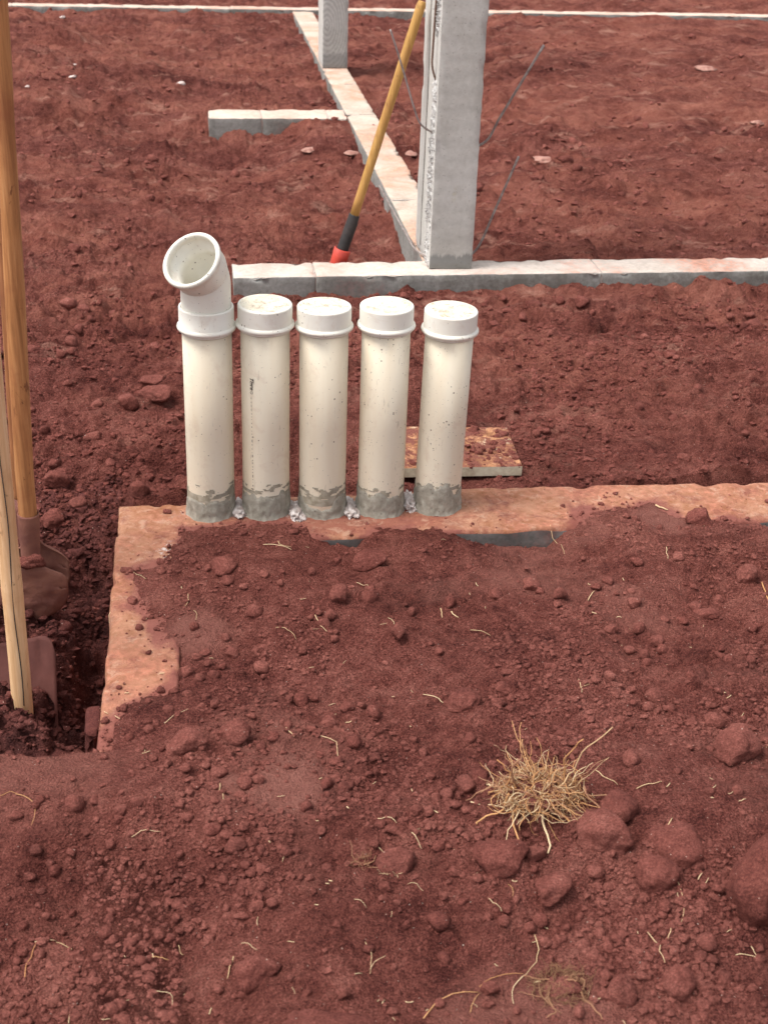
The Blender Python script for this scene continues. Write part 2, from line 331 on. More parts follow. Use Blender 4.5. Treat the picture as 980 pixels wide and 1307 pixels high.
def wood(name, c1, c2, c3, dirt):
    m, nt, b = new_mat(name)
    v = coords(nt, (1, 1, 0.05)); g = noise(nt, v, 120, 5, 0.65, 0.4); v1 = coords(nt); k = noise(nt, v1, 9, 5, 0.6, 0.5)
    col = ramp(nt, g, [(0.3, c1), (0.52, c2), (0.72, c3)])
    col = mixc(nt, ramp(nt, k, [(0.48, G3(0)), (0.75, G3(0.75))]), col, dirt)
    sp = ramp(nt, noise(nt, coords(nt, (1, 1, 0.35)), 34, 4, 0.7, 1.0), [(0.62, G3(0)), (0.68, G3(0.8))])
    col = mixc(nt, sp, col, tuple(c * 0.55 for c in dirt))
    L(nt, col, b.inputs['Base Color']); b.inputs['Roughness'].default_value = 0.62; b.inputs['Specular IOR Level'].default_value = 0.3
    bump(nt, b, g, 0.0012, 1.0); return m
M['wood_orange'] = wood('worn_orange_wood', (0.27, 0.115, 0.042), (0.46, 0.205, 0.078), (0.57, 0.29, 0.125), (0.30, 0.10, 0.045))
M['wood_dark'] = wood('dark_dusty_wood', (0.18, 0.075, 0.03), (0.33, 0.135, 0.055), (0.42, 0.19, 0.085), (0.22, 0.08, 0.042))
M['wood_pale'] = wood('pale_raw_wood', (0.58, 0.33, 0.16), (0.74, 0.46, 0.25), (0.82, 0.57, 0.35), (0.52, 0.26, 0.12))
M['wood_yellow'] = wood('yellow_varnished_wood', (0.40, 0.21, 0.06), (0.52, 0.29, 0.085), (0.60, 0.35, 0.12), (0.38, 0.17, 0.06))
def simple(name, c, rough, c2=None, scale=40, bmp=0.0008, metal=0.0):
    m, nt, b = new_mat(name); v = coords(nt); n = noise(nt, v, scale, 6, 0.65)
    L(nt, mixc(nt, ramp(nt, n, [(0.38, G3(0)), (0.66, G3(1))]), c, c2 or tuple(x * 0.7 for x in c)), b.inputs['Base Color'])
    b.inputs['Roughness'].default_value = rough; b.inputs['Metallic'].default_value = metal; b.inputs['Specular IOR Level'].default_value = 0.3
    bump(nt, b, noise(nt, v, scale * 4, 5, 0.7), bmp); return m
M['dusty_steel'] = simple('soil_caked_steel', (0.235, 0.098, 0.068), 0.8, (0.155, 0.058, 0.046), 22, 0.0016)
M['dusty_steel2'] = simple('soil_filmed_spade_steel', (0.135, 0.048, 0.039), 0.85, (0.095, 0.033, 0.028), 14, 0.001)
M['wire'] = simple('dull_tie_wire', (0.42, 0.37, 0.345), 0.6, (0.22, 0.17, 0.16), 60, 0.0003, 0.0)
M['wire_rust'] = simple('rusty_tie_wire', (0.20, 0.12, 0.09), 0.7, (0.12, 0.07, 0.05), 60, 0.0003)
M['rubber'] = simple('black_rubber_sleeve', (0.03, 0.028, 0.028), 0.6, (0.055, 0.045, 0.043), 30, 0.0005)
M['red_paint'] = simple('red_painted_steel', (0.62, 0.075, 0.045), 0.5, (0.48, 0.06, 0.045), 30, 0.0004)
M['scrap'] = simple('white_scrap', (0.60, 0.50, 0.46), 0.8, (0.48, 0.36, 0.32), 30, 0.0006)
M['pale_stone'] = simple('pale_pinkish_stone', (0.40, 0.22, 0.175), 0.9, (0.26, 0.11, 0.085), 30, 0.002)
def board_extra(nt, v, col, n1, n2, n3):
    k = noise(nt, v, 24, 7, 0.75, 0.4)
    col = mixc(nt, ramp(nt, k, [(0.42, G3(0)), (0.52, G3(1))]), col, mixc(nt, ramp(nt, n3, [(0.4, G3(0)), (0.6, G3(1))]), (0.13, 0.042, 0.032), (0.30, 0.105, 0.075)))
    return mixc(nt, ramp(nt, noise(nt, v, 40, 6, 0.7), [(0.60, G3(0)), (0.66, G3(0.8))]), col, (0.66, 0.50, 0.34))
M['board_face'] = concrete('soil_smeared_board', (0.42, 0.20, 0.10), (0.24, 0.13, 0.075), (0.16, 0.055, 0.035), 0.30, 14, 16, 0.008, board_extra)
M['board_edge'] = simple('pale_board_edge', (0.74, 0.68, 0.52), 0.8, (0.50, 0.40, 0.28), 40, 0.001)
def straw(name, a, c):
    m, nt, b = new_mat(name); oi = N(nt, 'ShaderNodeObjectInfo'); n = noise(nt, coords(nt), 90, 3, 0.6)
    f = math_n(nt, 'ADD', math_n(nt, 'MULTIPLY', oi.outputs['Random'], 0.5), math_n(nt, 'MULTIPLY', n, 0.5))
    L(nt, mixc(nt, f, a, c), b.inputs['Base Color']); b.inputs['Roughness'].default_value = 0.8; b.inputs['Specular IOR Level'].default_value = 0.2; return m
M['straw'] = straw('dry_straw', (0.46, 0.28, 0.14), (0.74, 0.57, 0.36))
M['straw_dull'] = straw('dull_root_fibre', (0.27, 0.12, 0.07), (0.44, 0.25, 0.14))
M['straw_orange'] = straw('orange_root_fibre', (0.44, 0.19, 0.075), (0.62, 0.36, 0.17))

# ------------------------------------------------------------------ mesh helpers
def mk(name, V, Fc, mats, parent=None, base=(0, 0, 0), smooth=True, midx=None):
    V = np.asarray(V, float) - np.asarray(base, float)
    me = bpy.data.meshes.new(name); me.from_pydata(V.tolist(), [], [list(map(int, f)) for f in Fc])
    if not isinstance(mats, (list, tuple)): mats = [mats]
    for q in mats: me.materials.append(q)
    me.polygons.foreach_set('use_smooth', [smooth] * len(me.polygons))
    if midx is not None: me.polygons.foreach_set('material_index', np.asarray(midx, np.int32))
    me.update()
    o = bpy.data.objects.new(name, me); COL.objects.link(o)
    if parent is not None: o.parent = parent
    return o
def mk_fast(name, V, T, mat, smooth=True):
    me = bpy.data.meshes.new(name); n = len(T); k = T.shape[1]
    me.vertices.add(len(V)); me.vertices.foreach_set('co', np.ascontiguousarray(V, np.float32).ravel())
    me.loops.add(n * k); me.loops.foreach_set('vertex_index', np.ascontiguousarray(T, np.int32).ravel())
    me.polygons.add(n); me.polygons.foreach_set('loop_start', np.arange(0, n * k, k, dtype=np.int32))
    me.polygons.foreach_set('use_smooth', np.full(n, smooth)); me.update(calc_edges=True)
    me.materials.append(mat); o = bpy.data.objects.new(name, me); COL.objects.link(o); return o
def thing(name, loc, label, cat, group=None):
    o = bpy.data.objects.new(name, None); COL.objects.link(o); o.location = tuple(loc); o.empty_display_size = 0.05
    return tag(o, label, cat, group)
def tag(o, label=None, cat=None, group=None, kind=None):
    if label: o['label'] = label
    if cat: o['category'] = cat
    if group: o['group'] = group
    if kind: o['kind'] = kind
    return o
def frame_of(d):
    d = np.asarray(d, float); d = d / np.linalg.norm(d)
    a = np.array([0, 0, 1.0]) if abs(d[2]) < 0.9 else np.array([1.0, 0, 0])
    u = np.cross(a, d); u /= np.linalg.norm(u); return u, np.cross(d, u), d
def tube(P, rad, n=10, cap=True, flat=1.0):
    P = np.asarray(P, float); k = len(P); rad = np.broadcast_to(rad, (k,)); V = []; Fc = []
    u = None
    for i in range(k):
        d = P[min(i + 1, k - 1)] - P[max(i - 1, 0)]; d = d / (np.linalg.norm(d) + 1e-12)
        if u is None: u, v, _ = frame_of(d)
        u = u - d * (u @ d); u /= np.linalg.norm(u); v = np.cross(d, u)
        for j in range(n):
            a = 2 * math.pi * j / n; V.append(P[i] + rad[i] * (math.cos(a) * u + flat * math.sin(a) * v))
    for i in range(k - 1):
        for j in range(n):
            a = i * n + j; c = i * n + (j + 1) % n; Fc.append((a, c, c + n, a + n))
    if cap: Fc.append(tuple(range(n - 1, -1, -1))); Fc.append(tuple((k - 1) * n + j for j in range(n)))
    return np.array(V), Fc
def lathe(prof, base, axis=(0, 0, 1), n=48, closed=False):
    u, v, d = frame_of(axis); V = []; Fc = []; k = len(prof)
    for r, z in prof:
        for j in range(n):
            a = 2 * math.pi * j / n; V.append(np.asarray(base) + d * z + r * (math.cos(a) * u + math.sin(a) * v))
    for i in range(k - 1 if not closed else k):
        for j in range(n):
            a = i * n + j; c = i * n + (j + 1) % n; i2 = (i + 1) % k; Fc.append((a, c, i2 * n + (j + 1) % n, i2 * n + j))
    return np.array(V), Fc
def rough_box(lo, hi, cell=0.025, amp=0.002, rnd=0.006, seed=0, corner=None, edge_amp=0.0):
    """subdivided box with softened, slightly uneven faces and chipped edges; corner maps (s,t) -> xy for skewed plans"""
    lo = np.asarray(lo, float); hi = np.asarray(hi, float); sz = hi - lo
    def ticks(a, b):
        n = max(2, int(round((b - a) / cell))); t = np.linspace(a, b, n + 1)
        return np.unique(np.concatenate([t, [a + rnd, b - rnd]]))
    ax = [ticks(lo[i], hi[i]) for i in range(3)]
    idx = {}; V = []; Fc = []; mi = []
    def vid(p):
        k = tuple(np.round(p, 6))
        if k not in idx: idx[k] = len(V); V.append(p)
        return idx[k]
    for a in range(3):
        b, c = (a + 1) % 3, (a + 2) % 3
        for side in (0, 1):
            val = (lo, hi)[side][a]
            for i in range(len(ax[b]) - 1):
                for j in range(len(ax[c]) - 1):
                    q = []
                    for (s, t) in ((i, j), (i + 1, j), (i + 1, j + 1), (i, j + 1)):
                        p = [0, 0, 0]; p[a] = val; p[b] = ax[b][s]; p[c] = ax[c][t]; q.append(vid(tuple(p)))
                    Fc.append(q if side else q[::-1]); mi.append((a, side))
    V = np.array(V)
    core = np.clip(V, lo + rnd, hi - rnd); dv = V - core; ln = np.linalg.norm(dv, axis=1, keepdims=True)
    nn = dv / np.maximum(ln, 1e-9); nedge = (np.abs(dv) > 1e-9).sum(1)
    V2 = core + nn * rnd
    nz = fbm3(V * 9 + seed * 3.1, 4, seed)
    V2 += nn * (amp * nz)[:, None]
    if edge_amp:
        e = np.maximum(fbm3(V * 22 + seed, 3, seed + 50) - 0.15, 0)
        near = np.minimum(np.minimum(np.abs(V - lo), np.abs(V - hi)), 0.05).copy(); near.sort(axis=1)
        we = sstep(0.03, 0.0, near[:, 1])
        V2 -= nn * (edge_amp * e * we)[:, None]
    return V2, Fc, mi
def ico(sub):
    bm = bmesh.new(); bmesh.ops.create_icosphere(bm, subdivisions=sub, radius=1.0)
    bm.verts.ensure_lookup_table(); V = np.array([v.co[:] for v in bm.verts]); T = np.array([[v.index for v in f.verts] for f in bm.faces]); bm.free()
    return V, T
def rock_shape(V, seed, angular=0.5, rough=0.12):
    r = np.random.default_rng(seed); k = 11
    nrm = r.normal(size=(k, 3)); nrm /= np.linalg.norm(nrm, axis=1, keepdims=True); d = r.uniform(0.58, 0.98, k)
    q = V @ nrm.T; rad = np.min(np.where(q > 0.05, d / np.maximum(q, 0.05), 9), axis=1); rad = np.minimum(rad, 1.15)
    rr = (1 - angular) + angular * rad
    rr = rr * (1 + rough * fbm3(V * 1.7 + seed * 1.3, 3, seed) + 0.05 * rough / 0.12 * fbm3(V * 6 + seed, 3, seed + 9))
    return V * rr[:, None]

# ------------------------------------------------------------------ terrain
def grow(a, b, s0, rate):
    o = [a]; s = s0; sg = 1 if b > a else -1
    while (o[-1] - b) * sg < 0: o.append(o[-1] + sg * s); s *= 1 + rate
    return o
def axis_ticks(c0, c1, s, sides):
    mid = list(np.arange(c0, c1 + 1e-9, s)); hi = []; lo = []
    p = c1; st = s
    for lim, rate in sides[1]:
        while p < lim: st *= 1 + rate; p += st; hi.append(p)
    p = c0; st = s
    for lim, rate in sides[0]:
        while p > lim: st *= 1 + rate; p -= st; lo.append(p)
    return np.array(lo[::-1] + mid + hi)
XS = axis_ticks(-0.40, 0.78, 0.0042, ([(-1.5, 0.010), (-90, 0.06)], [(2.0, 0.010), (90, 0.05)]))
YS = axis_ticks(1.04, 1.75, 0.0038, ([(0.6, 0.02), (-60, 0.12)], [(4.3, 0.0042), (11.5, 0.0062), (300, 0.06)]))

CTRL = [  # picture point on the beam-top level -> soil height there
 (100,1150,-.005),(330,1080,.05),(500,1000,.05),(700,900,.05),(850,750,.03),(450,800,.03),(300,760,.02),(200,1000,.03),(60,1000,.012),
 (10,980,.010),(900,1100,.07),(700,1200,.045),(500,1250,.04),(150,1280,.0),(980,900,.05),(980,1300,.05),(420,1310,.06),(300,1200,.035),
 (250,700,.006),(330,695,.004),(440,700,-.009),(560,700,.0),(680,705,-.015),(620,760,.02),(800,690,.018),(980,700,.02),(500,860,.03),(620,1000,.055),
 (-100,1100,.0),(1150,1000,.06),(1150,700,.03),(-200,900,.0),
 (200,610,-.02),(120,600,-.03),(300,600,-.04),(410,600,-.045),(480,600,-.045),(600,590,-.035),(700,600,-.03),(850,590,-.02),(980,590,-.02),(1100,600,-.02),
 (60,560,-.04),(190,490,.0),(200,540,-.01),(90,420,-.03),(60,650,-.05),(20,700,-.08),(150,350,-.05),(300,500,-.05),(450,480,-.05),(700,450,-.025),(850,500,-.02),(980,450,-.02),
 (350,385,-.075),(480,378,-.06),(620,380,-.045),(740,376,-.055),(900,372,-.06),(980,370,-.06),(250,330,-.05),
 (350,322,-.05),(450,322,-.10),(500,300,-.11),(610,318,-.06),(640,315,-.10),(700,322,-.045),(850,322,-.035),(980,322,-.03),
 (300,250,-.07),(420,250,-.10),(100,250,-.06),(400,190,-.09),(300,172,-.15),(270,165,-.14),(345,172,-.14),(200,170,-.08),(410,164,-.02),(300,125,-.03),(420,120,-.05),
 (60,180,-.05),(560,250,-.05),(700,200,-.04),(900,200,-.03),(550,120,-.04),(800,100,-.03),(980,60,-.03),(700,40,-.04),(200,60,-.06),(300,20,-.06),
 (30,60,.10),(90,85,.06),(0,120,.06),(40,20,.0),(150,30,-.02),(700,24,-.025),(900,28,-.025),(250,16,-.03),(700,8,-.05),(900,12,-.05),(300,-10,-.05),(0,-10,-0.05),(100,8,-.04),(60,14,-.03)]
_cp = np.array([at(p[0], max(p[1], -40))[:2] for p in CTRL]); _cz = np.array([p[2] for p in CTRL])
def warp(x, y):
    yy = np.maximum(y, 0.3); return x / (yy + 0.4) * 2.2, np.log(yy) * 1.6
_cu, _cv = warp(_cp[:, 0], _cp[:, 1])
def base_h(x, y):
    u, v = warp(x, y); num = 0; den = 0
    for a, c, z in zip(_cu, _cv, _cz):
        d2 = (u - a) ** 2 + (v - c) ** 2; wgt = 1 / (d2 + 0.0025) ** 1.9; num = num + wgt * z; den = den + wgt
    return num / den
# where the footing's top lies bare of soil
EXPO_PX = [(60,952),(114,952),(128,946),(138,928),(160,906),(200,886),(234,876),(240,850),(236,822),(208,812),(190,785),(164,758),(170,730),(205,718),(222,703),(230,676),
 (300,668),(385,672),(418,693),(462,693),(482,676),(560,674),(615,690),(640,698),(720,693),(738,672),(742,648),(830,640),(862,664),(920,664),(980,672),(1150,690),(1150,540),(60,540)]
EXPO = np.array([at(*p)[:2] for p in EXPO_PX])
def poly_sd(x, y, P):
    d = np.full(x.shape, 1e9); ins = np.zeros(x.shape, bool); n = len(P)
    for i in range(n):
        ax, ay = P[i]; bx, by = P[(i + 1) % n]; ex, ey = bx - ax, by - ay
        t = np.clip(((x - ax) * ex + (y - ay) * ey) / (ex * ex + ey * ey + 1e-12), 0, 1)
        d = np.minimum(d, np.hypot(x - ax - t * ex, y - ay - t * ey))
        c = ((ay > y) != (by > y)) & (x < ex * (y - ay) / (ey + 1e-12) + ax); ins ^= c
    return np.where(ins, d, -d)
LEG_X0, LEG_X1, LIP_Y = -0.195, -0.061, 1.693
FRONT_Y = 2.372
def height(x, y):
    h = base_h(x, y)
    far = sstep(3.0, 7.0, y); near = 1 - sstep(2.3, 2.8, y)
    am = 0.6 + 0.6 * vn2(x * 1.7 + 5, y * 1.7, 91)
    h = h + 0.016 * fbm2(x * 3.2, y * 3.2, 3, 11) + 0.010 * am * fbm2(x * 11, y * 11, 4, 21, 0.55)
    # ridged crust behind the pipes
    rd = 1 - np.abs(fbm2(x * 7, y * 9, 4, 33, 0.6)); h = h + (1 - near) * (0.018 - 0.004 * far) * (rd - 0.7)
    h = h + far * 0.016 * fbm2(x * 2.1, y * 3.0, 4, 44, 0.6)
    h = h + 0.0045 * fbm2(x * 38, y * 38, 3, 27, 0.6) * (0.5 + 0.8 * sstep(-0.4, 0.6, vn2(x * 4, y * 4, 29))) + far * 0.008 * fbm2(x * 7, y * 13, 3, 46, 0.65)
    bl = billow(x * 9, y * 9, 5, 301, 0.62); bm_ = 0.35 + 0.65 * sstep(-0.5, 0.4, fbm2(x * 2.2, y * 2.2, 3, 311))
    h = h + (bl - 0.75) * (0.010 * near + (1 - near) * (0.032 - 0.018 * far)) * bm_
    # little clods pressed in the surface
    mk_ = sstep(-0.25, 0.5, fbm2(x * 3.7, y * 3.7, 3, 55)); mid = sstep(2.5, 2.9, y)
    h = h + 0.45 * mk_ * domes(x, y, 0.055, 61, 0.35) + 0.6 * (0.15 + 0.85 * mk_) * domes(x, y, 0.026, 62, 0.45) + 0.35 * domes(x, y, 0.013, 63, 0.5) * near
    h = h + (mid * 0.5) * domes(x, y, 0.09, 64, 0.5) * mk_ + far * 0.35 * domes(x, y, 0.16, 65, 0.5)
    # smooth dusty hollows
    for (px, py, rr) in ((372, 1010, 0.055), (252, 792, 0.06), (845, 652, 0.06), (300, 1010, 0.03)):
        c = at(px, py, 0.03); q = np.exp(-(((x - c[0]) / rr) ** 2 + ((y - c[1]) / (rr * 1.25)) ** 2) ** 2)
        h = h * (1 - 0.85 * q) + 0.85 * q * (base_h(np.array([c[0]]), np.array([c[1]]))[0] - 0.004)
    c = at(405, 160, -0.06); h = h + 0.045 * np.exp(-((x - c[0]) / 0.14) ** 2 - ((y - c[1]) / 0.20) ** 2)
    # the scarp to the lower ground at bottom left
    c = at(255, 1110, 0.03); s = sstep(0.03, -0.03, (x - c[0]) + 0.25 * (y - c[1]) + 0.025 * fbm2(x * 12, y * 12, 3, 71)) * sstep(0.03, -0.04, y - at(200, 1060, 0.03)[1] + 0.03 * fbm2(x * 9, y * 9, 2, 73))
    h = h - 0.022 * s
    # pit beside the footing
    ps = 0.006 * fbm2(x * 25, y * 25, 2, 81)
    pm = sstep(LEG_X0 + 0.030, LEG_X0 + 0.012, x) * sstep(LIP_Y - 0.004, LIP_Y + 0.010, y + ps * 0.4) * sstep(2.95, 2.25, y + 0.25 * (x + 0.2) + 0.06 * fbm2(x * 6, y * 6, 3, 82))
    fl = -0.125 - 0.19 * np.exp(-(((x + 0.215) / 0.085) ** 2 + ((y - 2.10) / 0.15) ** 2)) - 0.10 * np.exp(-(((x + 0.24) / 0.05) ** 2 + ((y - 1.93) / 0.05) ** 2)) \
         + 0.05 * np.exp(-(((x + 0.38) / 0.14) ** 2 + ((y - 1.80) / 0.10) ** 2)) + 0.04 * np.exp(-(((x + 0.40) / 0.12) ** 2 + ((y - 2.34) / 0.12) ** 2))
    fl = fl + 0.020 * fbm2(x * 8, y * 8, 3, 83, 0.6) + 0.055 * (billow(x * 11, y * 11, 5, 321, 0.62) - 0.75) + 0.5 * domes(x, y, 0.05, 84, 0.4) + 0.4 * domes(x, y, 0.024, 85, 0.5)
    h = h * (1 - pm) + fl * pm
    # bare footing
    sd = poly_sd(x, y, EXPO) + 0.010 * fbm2(x * 20, y * 20, 5, 95, 0.7) + 0.004 * domes(x, y, 0.03, 96) / 0.015
    lim = np.where(sd > 0, -0.9 * sd, -0.26 * sd); band = (y < 2.60) & ((x > LEG_X0 + 0.005) | (y < LIP_Y - 0.002))
    h = np.where(band, np.minimum(h, lim), h)
    over = band & (sd > 0.012); h = np.where(over & (y > FRONT_Y), np.minimum(h, -0.02), h)
    h = np.where((x > LEG_X0 - 0.002) & (x < LEG_X1) & (sd > 0.008) & (y < 2.56), np.minimum(h, -0.02), h)
    # beams standing clear of the soil
    for (x0, x1, y0, y1) in ((0.10, 9, 4.085, 4.255), (0.74, 0.925, 4.1, 10.4), (0.06, 0.80, 6.52, 6.76), (-60, 60, 10.30, 10.56)):
        ins = (x > x0) & (x < x1) & (y > y0) & (y < y1); h = np.where(ins, np.minimum(h, -0.012), h)
    return h, pm
GX, GY = np.meshgrid(XS, YS)
_h, _pm = height(GX.ravel(), GY.ravel())
HG = _h.reshape(GX.shape)
NX, NY = len(XS), len(YS)
def H(x, y):
    x = np.atleast_1d(np.asarray(x, float)); y = np.atleast_1d(np.asarray(y, float))
    i = np.clip(np.searchsorted(XS, x) - 1, 0, NX - 2); j = np.clip(np.searchsorted(YS, y) - 1, 0, NY - 2)
    fx = (x - XS[i]) / (XS[i + 1] - XS[i]); fy = (y - YS[j]) / (YS[j + 1] - YS[j])
    return (HG[j, i] * (1 - fx) + HG[j, i + 1] * fx) * (1 - fy) + (HG[j + 1, i] * (1 - fx) + HG[j + 1, i + 1] * fx) * fy
BOARD = np.array([at(*q, -0.02)[:2] for q in ((500, 549), (646, 550), (666, 600), (492, 603))])
def surf(x, y):
    """soil surface or the bare footing, whichever is on top"""
    h = H(x, y); x = np.atleast_1d(x); y = np.atleast_1d(y)
    on = ((x > LEG_X0) & (x < LEG_X1) & (y < 2.56)) | ((x > LEG_X0) & (y > FRONT_Y) & (y < 2.56)) | ((x > 0.10) & (y > 4.09) & (y < 4.25))
    h = np.where(on, np.maximum(h, 0.0), h); return np.where(poly_sd(x, y, BOARD) > 0.004, np.maximum(h, -0.012), h)
def hit(px, py):
    z = 0.0
    for _ in range(8): p = at(px, py, z); z = 0.5 * z + 0.5 * float(surf(p[0], p[1])[0])
    p = at(px, py, z); p[2] = float(surf(p[0], p[1])[0]); return p

_jj, _ii = np.meshgrid(np.arange(NY - 1), np.arange(NX - 1), indexing='ij'); _a = (_jj * NX + _ii).ravel()
ground = mk_fast('ground', np.stack([GX.ravel(), GY.ravel(), HG.ravel()], 1), np.stack([_a, _a + 1, _a + 1 + NX, _a + NX], 1), M['soil'])
tag(ground, kind='structure')
def vattr(o, name, vals):
    a = o.data.attributes.new(name, 'FLOAT', 'POINT'); a.data.foreach_set('value', np.ascontiguousarray(vals, np.float32))
vattr(ground, 'moist', np.clip(_pm * 1.0, 0, 1) * (0.55 + 0.4 * sstep(-0.6, 0.4, fbm2(GX.ravel() * 14, GY.ravel() * 14, 3, 99))))  # mixes the soil colour darker inside the pit mask
HOLLOW = [(at(px, py, 0.03), rr) for (px, py, rr) in ((372, 1010, 0.055), (252, 792, 0.06), (845, 652, 0.06), (300, 1010, 0.03))]
def hollow(x, y):
    o = np.zeros_like(x)
    for c, rr in HOLLOW: o = np.maximum(o, np.exp(-(((x - c[0]) / rr) ** 2 + ((y - c[1]) / (rr * 1.25)) ** 2) ** 2))
    return o
_gx, _gy = GX.ravel(), GY.ravel()
vattr(ground, 'dust', np.clip(0.9 * hollow(_gx, _gy) + 0.55 * sstep(0.15, 0.85, fbm2(_gx * 2.6 + 4, _gy * 2.6, 4, 401, 0.6)) * sstep(2.6, 2.2, _gy) + 0.6 * sstep(LEG_X0 + 0.10, LEG_X0 - 0.12, _gx + 0.05 * fbm2(_gx * 9, _gy * 9, 3, 411)) * sstep(LIP_Y - 0.22, LIP_Y - 0.05, _gy) * (_gy < LIP_Y), 0, 1))
vattr(ground, 'dry', 0.12 + 0.88 * sstep(2.3, 4.2, GY.ravel()))

# ------------------------------------------------------------------ foundation beams
def block(name, lo, hi, mats, parent, base, seed, cell=0.022, amp=0.002, rnd=0.006, edge=0.012, shape=None):
    V, Fc, mi = rough_box(lo, hi, cell, amp, rnd, seed, edge_amp=edge)
    if shape is not None: V = shape(V)
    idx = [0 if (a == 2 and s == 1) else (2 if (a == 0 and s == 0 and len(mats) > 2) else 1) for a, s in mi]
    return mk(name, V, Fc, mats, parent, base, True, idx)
# L-shaped footing that carries the pipes
def l_footing():
    P = np.array([(LEG_X0, 1.55), (LEG_X1, 1.55), (LEG_X1, FRONT_Y), (2.2, FRONT_Y), (2.2, 2.548), (LEG_X0, 2.548)])
    def tk(br, c_):
        o = []
        for i in range(len(br) - 1): o += list(np.linspace(br[i], br[i + 1], max(2, int((br[i + 1] - br[i]) / c_)) + 1)) + [br[i] + 0.003, br[i + 1] - 0.003, br[i] + 0.007, br[i + 1] - 0.007]
        return np.unique(np.round(o, 5))
    xs, ys, zs = tk([LEG_X0, LEG_X1, 2.2], 0.011), tk([1.55, FRONT_Y, 2.548], 0.011), np.array([-0.30, -0.2, -0.12, -0.09, -0.065, -0.045, -0.03, -0.018, -0.008, 0.0])
    occ = lambda i, j: 0 <= i < len(xs) - 1 and 0 <= j < len(ys) - 1 and ((xs[i] + xs[i + 1]) / 2 < LEG_X1 or (ys[j] + ys[j + 1]) / 2 > FRONT_Y)
    idx = {}; V = []; Fc = []; mi = []
    def vid(i, j, k):
        if (i, j, k) not in idx: idx[(i, j, k)] = len(V); V.append((xs[i], ys[j], zs[k]))
        return idx[(i, j, k)]
    kt = len(zs) - 1
    for i in range(len(xs) - 1):
        for j in range(len(ys) - 1):
            if not occ(i, j): continue
            Fc.append((vid(i, j, kt), vid(i + 1, j, kt), vid(i + 1, j + 1, kt), vid(i, j + 1, kt))); mi.append(0)
            for (di, dj, p, q, m_) in ((-1, 0, (i, j + 1), (i, j), 2), (1, 0, (i + 1, j), (i + 1, j + 1), 1), (0, -1, (i, j), (i + 1, j), 1), (0, 1, (i + 1, j + 1), (i, j + 1), 1)):
                if not occ(i + di, j + dj):
                    for k in range(kt): Fc.append((vid(*p, k), vid(*q, k), vid(*q, k + 1), vid(*p, k + 1))); mi.append(m_)
    V = np.array(V); sd = poly_sd(V[:, 0], V[:, 1], P); top = V[:, 2] > -1e-6; rn = 0.007
    V[:, 2] -= np.where(top & (sd < rn), rn * (1 - np.sqrt(np.maximum(0, 1 - (1 - np.clip(sd, 0, rn) / rn) ** 2))), 0)
    chip = np.maximum(fbm3(V * 21, 4, 61) - 0.1, 0) * sstep(0.022, 0.0, sd) * sstep(-0.05, -0.005, V[:, 2])
    V[:, 2] += np.where(V[:, 2] > -0.01, 0.0022 * fbm3(V * 11, 4, 62) + 0.0012 * fbm3(V * 60, 2, 63) - 0.010 * chip, 0)
    V[:, 0] += 0.0025 * fbm3(V * 14, 3, 64); V[:, 1] += 0.0025 * fbm3(V * 14 + 9, 3, 65) + np.where(V[:, 1] < FRONT_Y + 0.03, 0.006 * chip, -0.006 * chip)
    V[:, 0] += np.where(sd < 0.05, 0.007 * chip * (V[:, 0] < LEG_X0 + 0.05), 0)
    k = sstep(FRONT_Y + 0.02, 2.548, V[:, 1]); V[:, 1] += k * (0.022 * sstep(-0.19, 0.25, V[:, 0]) - 0.018 * sstep(0.7, 1.4, V[:, 0]))
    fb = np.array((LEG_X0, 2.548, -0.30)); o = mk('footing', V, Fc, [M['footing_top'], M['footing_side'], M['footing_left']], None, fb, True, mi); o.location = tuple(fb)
    fx, fy = V[:, 0], V[:, 1]; e = poly_sd(fx, fy, EXPO); nz_ = fbm2(fx * 16, fy * 16, 5, 431, 0.65)
    vattr(o, 'film', np.clip(np.exp(-np.maximum(e, 0) / 0.022) * (0.95 + 0.6 * nz_) + 0.25 * sstep(0.1, 0.8, nz_), 0, 0.97))
    return tag(o, 'L-shaped concrete footing stained orange with soil, carrying the white pipes', 'footing')
l_footing()

def block_beam(name, label, axis, a0, a1, c0, c1, top, bottom, step, topmat, seed, first=None):
    """a beam laid in blocks with recessed mortar joints"""
    base = ((a0, c0, bottom) if axis == 0 else (c0, a0, bottom))
    root = thing(name, base, label, 'foundation beam')
    e = a0; k = 0; cuts = [a0]
    nxt = a0 + (first or step)
    while nxt < a1 - 0.08: cuts.append(nxt); nxt += step
    cuts.append(a1)
    for i in range(len(cuts) - 1):
        s, t = cuts[i] + (0.0012 if i else 0), cuts[i + 1] - (0.0012 if i < len(cuts) - 2 else 0)
        dz = 0.0012 * (vn2(np.array([i * 1.7]), np.array([seed * 1.0]), 3)[0]); dc = 0.0012 * vn2(np.array([i * 2.3]), np.array([seed * 2.0]), 5)[0]
        lo = (s, c0 + dc, bottom) if axis == 0 else (c0 + dc, s, bottom); hi = (t, c1 + dc, top + dz) if axis == 0 else (c1 + dc, t, top + dz)
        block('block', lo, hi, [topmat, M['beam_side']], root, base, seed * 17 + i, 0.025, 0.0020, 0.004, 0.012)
        if i:
            lo = (cuts[i] - 0.0045, c0 + 0.005, bottom) if axis == 0 else (c0 + 0.005, cuts[i] - 0.0045, bottom)
            hi = (cuts[i] + 0.0045, c1 - 0.005, top - 0.003) if axis == 0 else (c1 - 0.005, cuts[i] + 0.0045, top - 0.003)
            V, Fc, mi = rough_box(lo, hi, 0.03, 0.001, 0.001, seed + 70 + i); mk('mortar_joint', V, Fc, M['mortar_joint'], root, base)
    return root
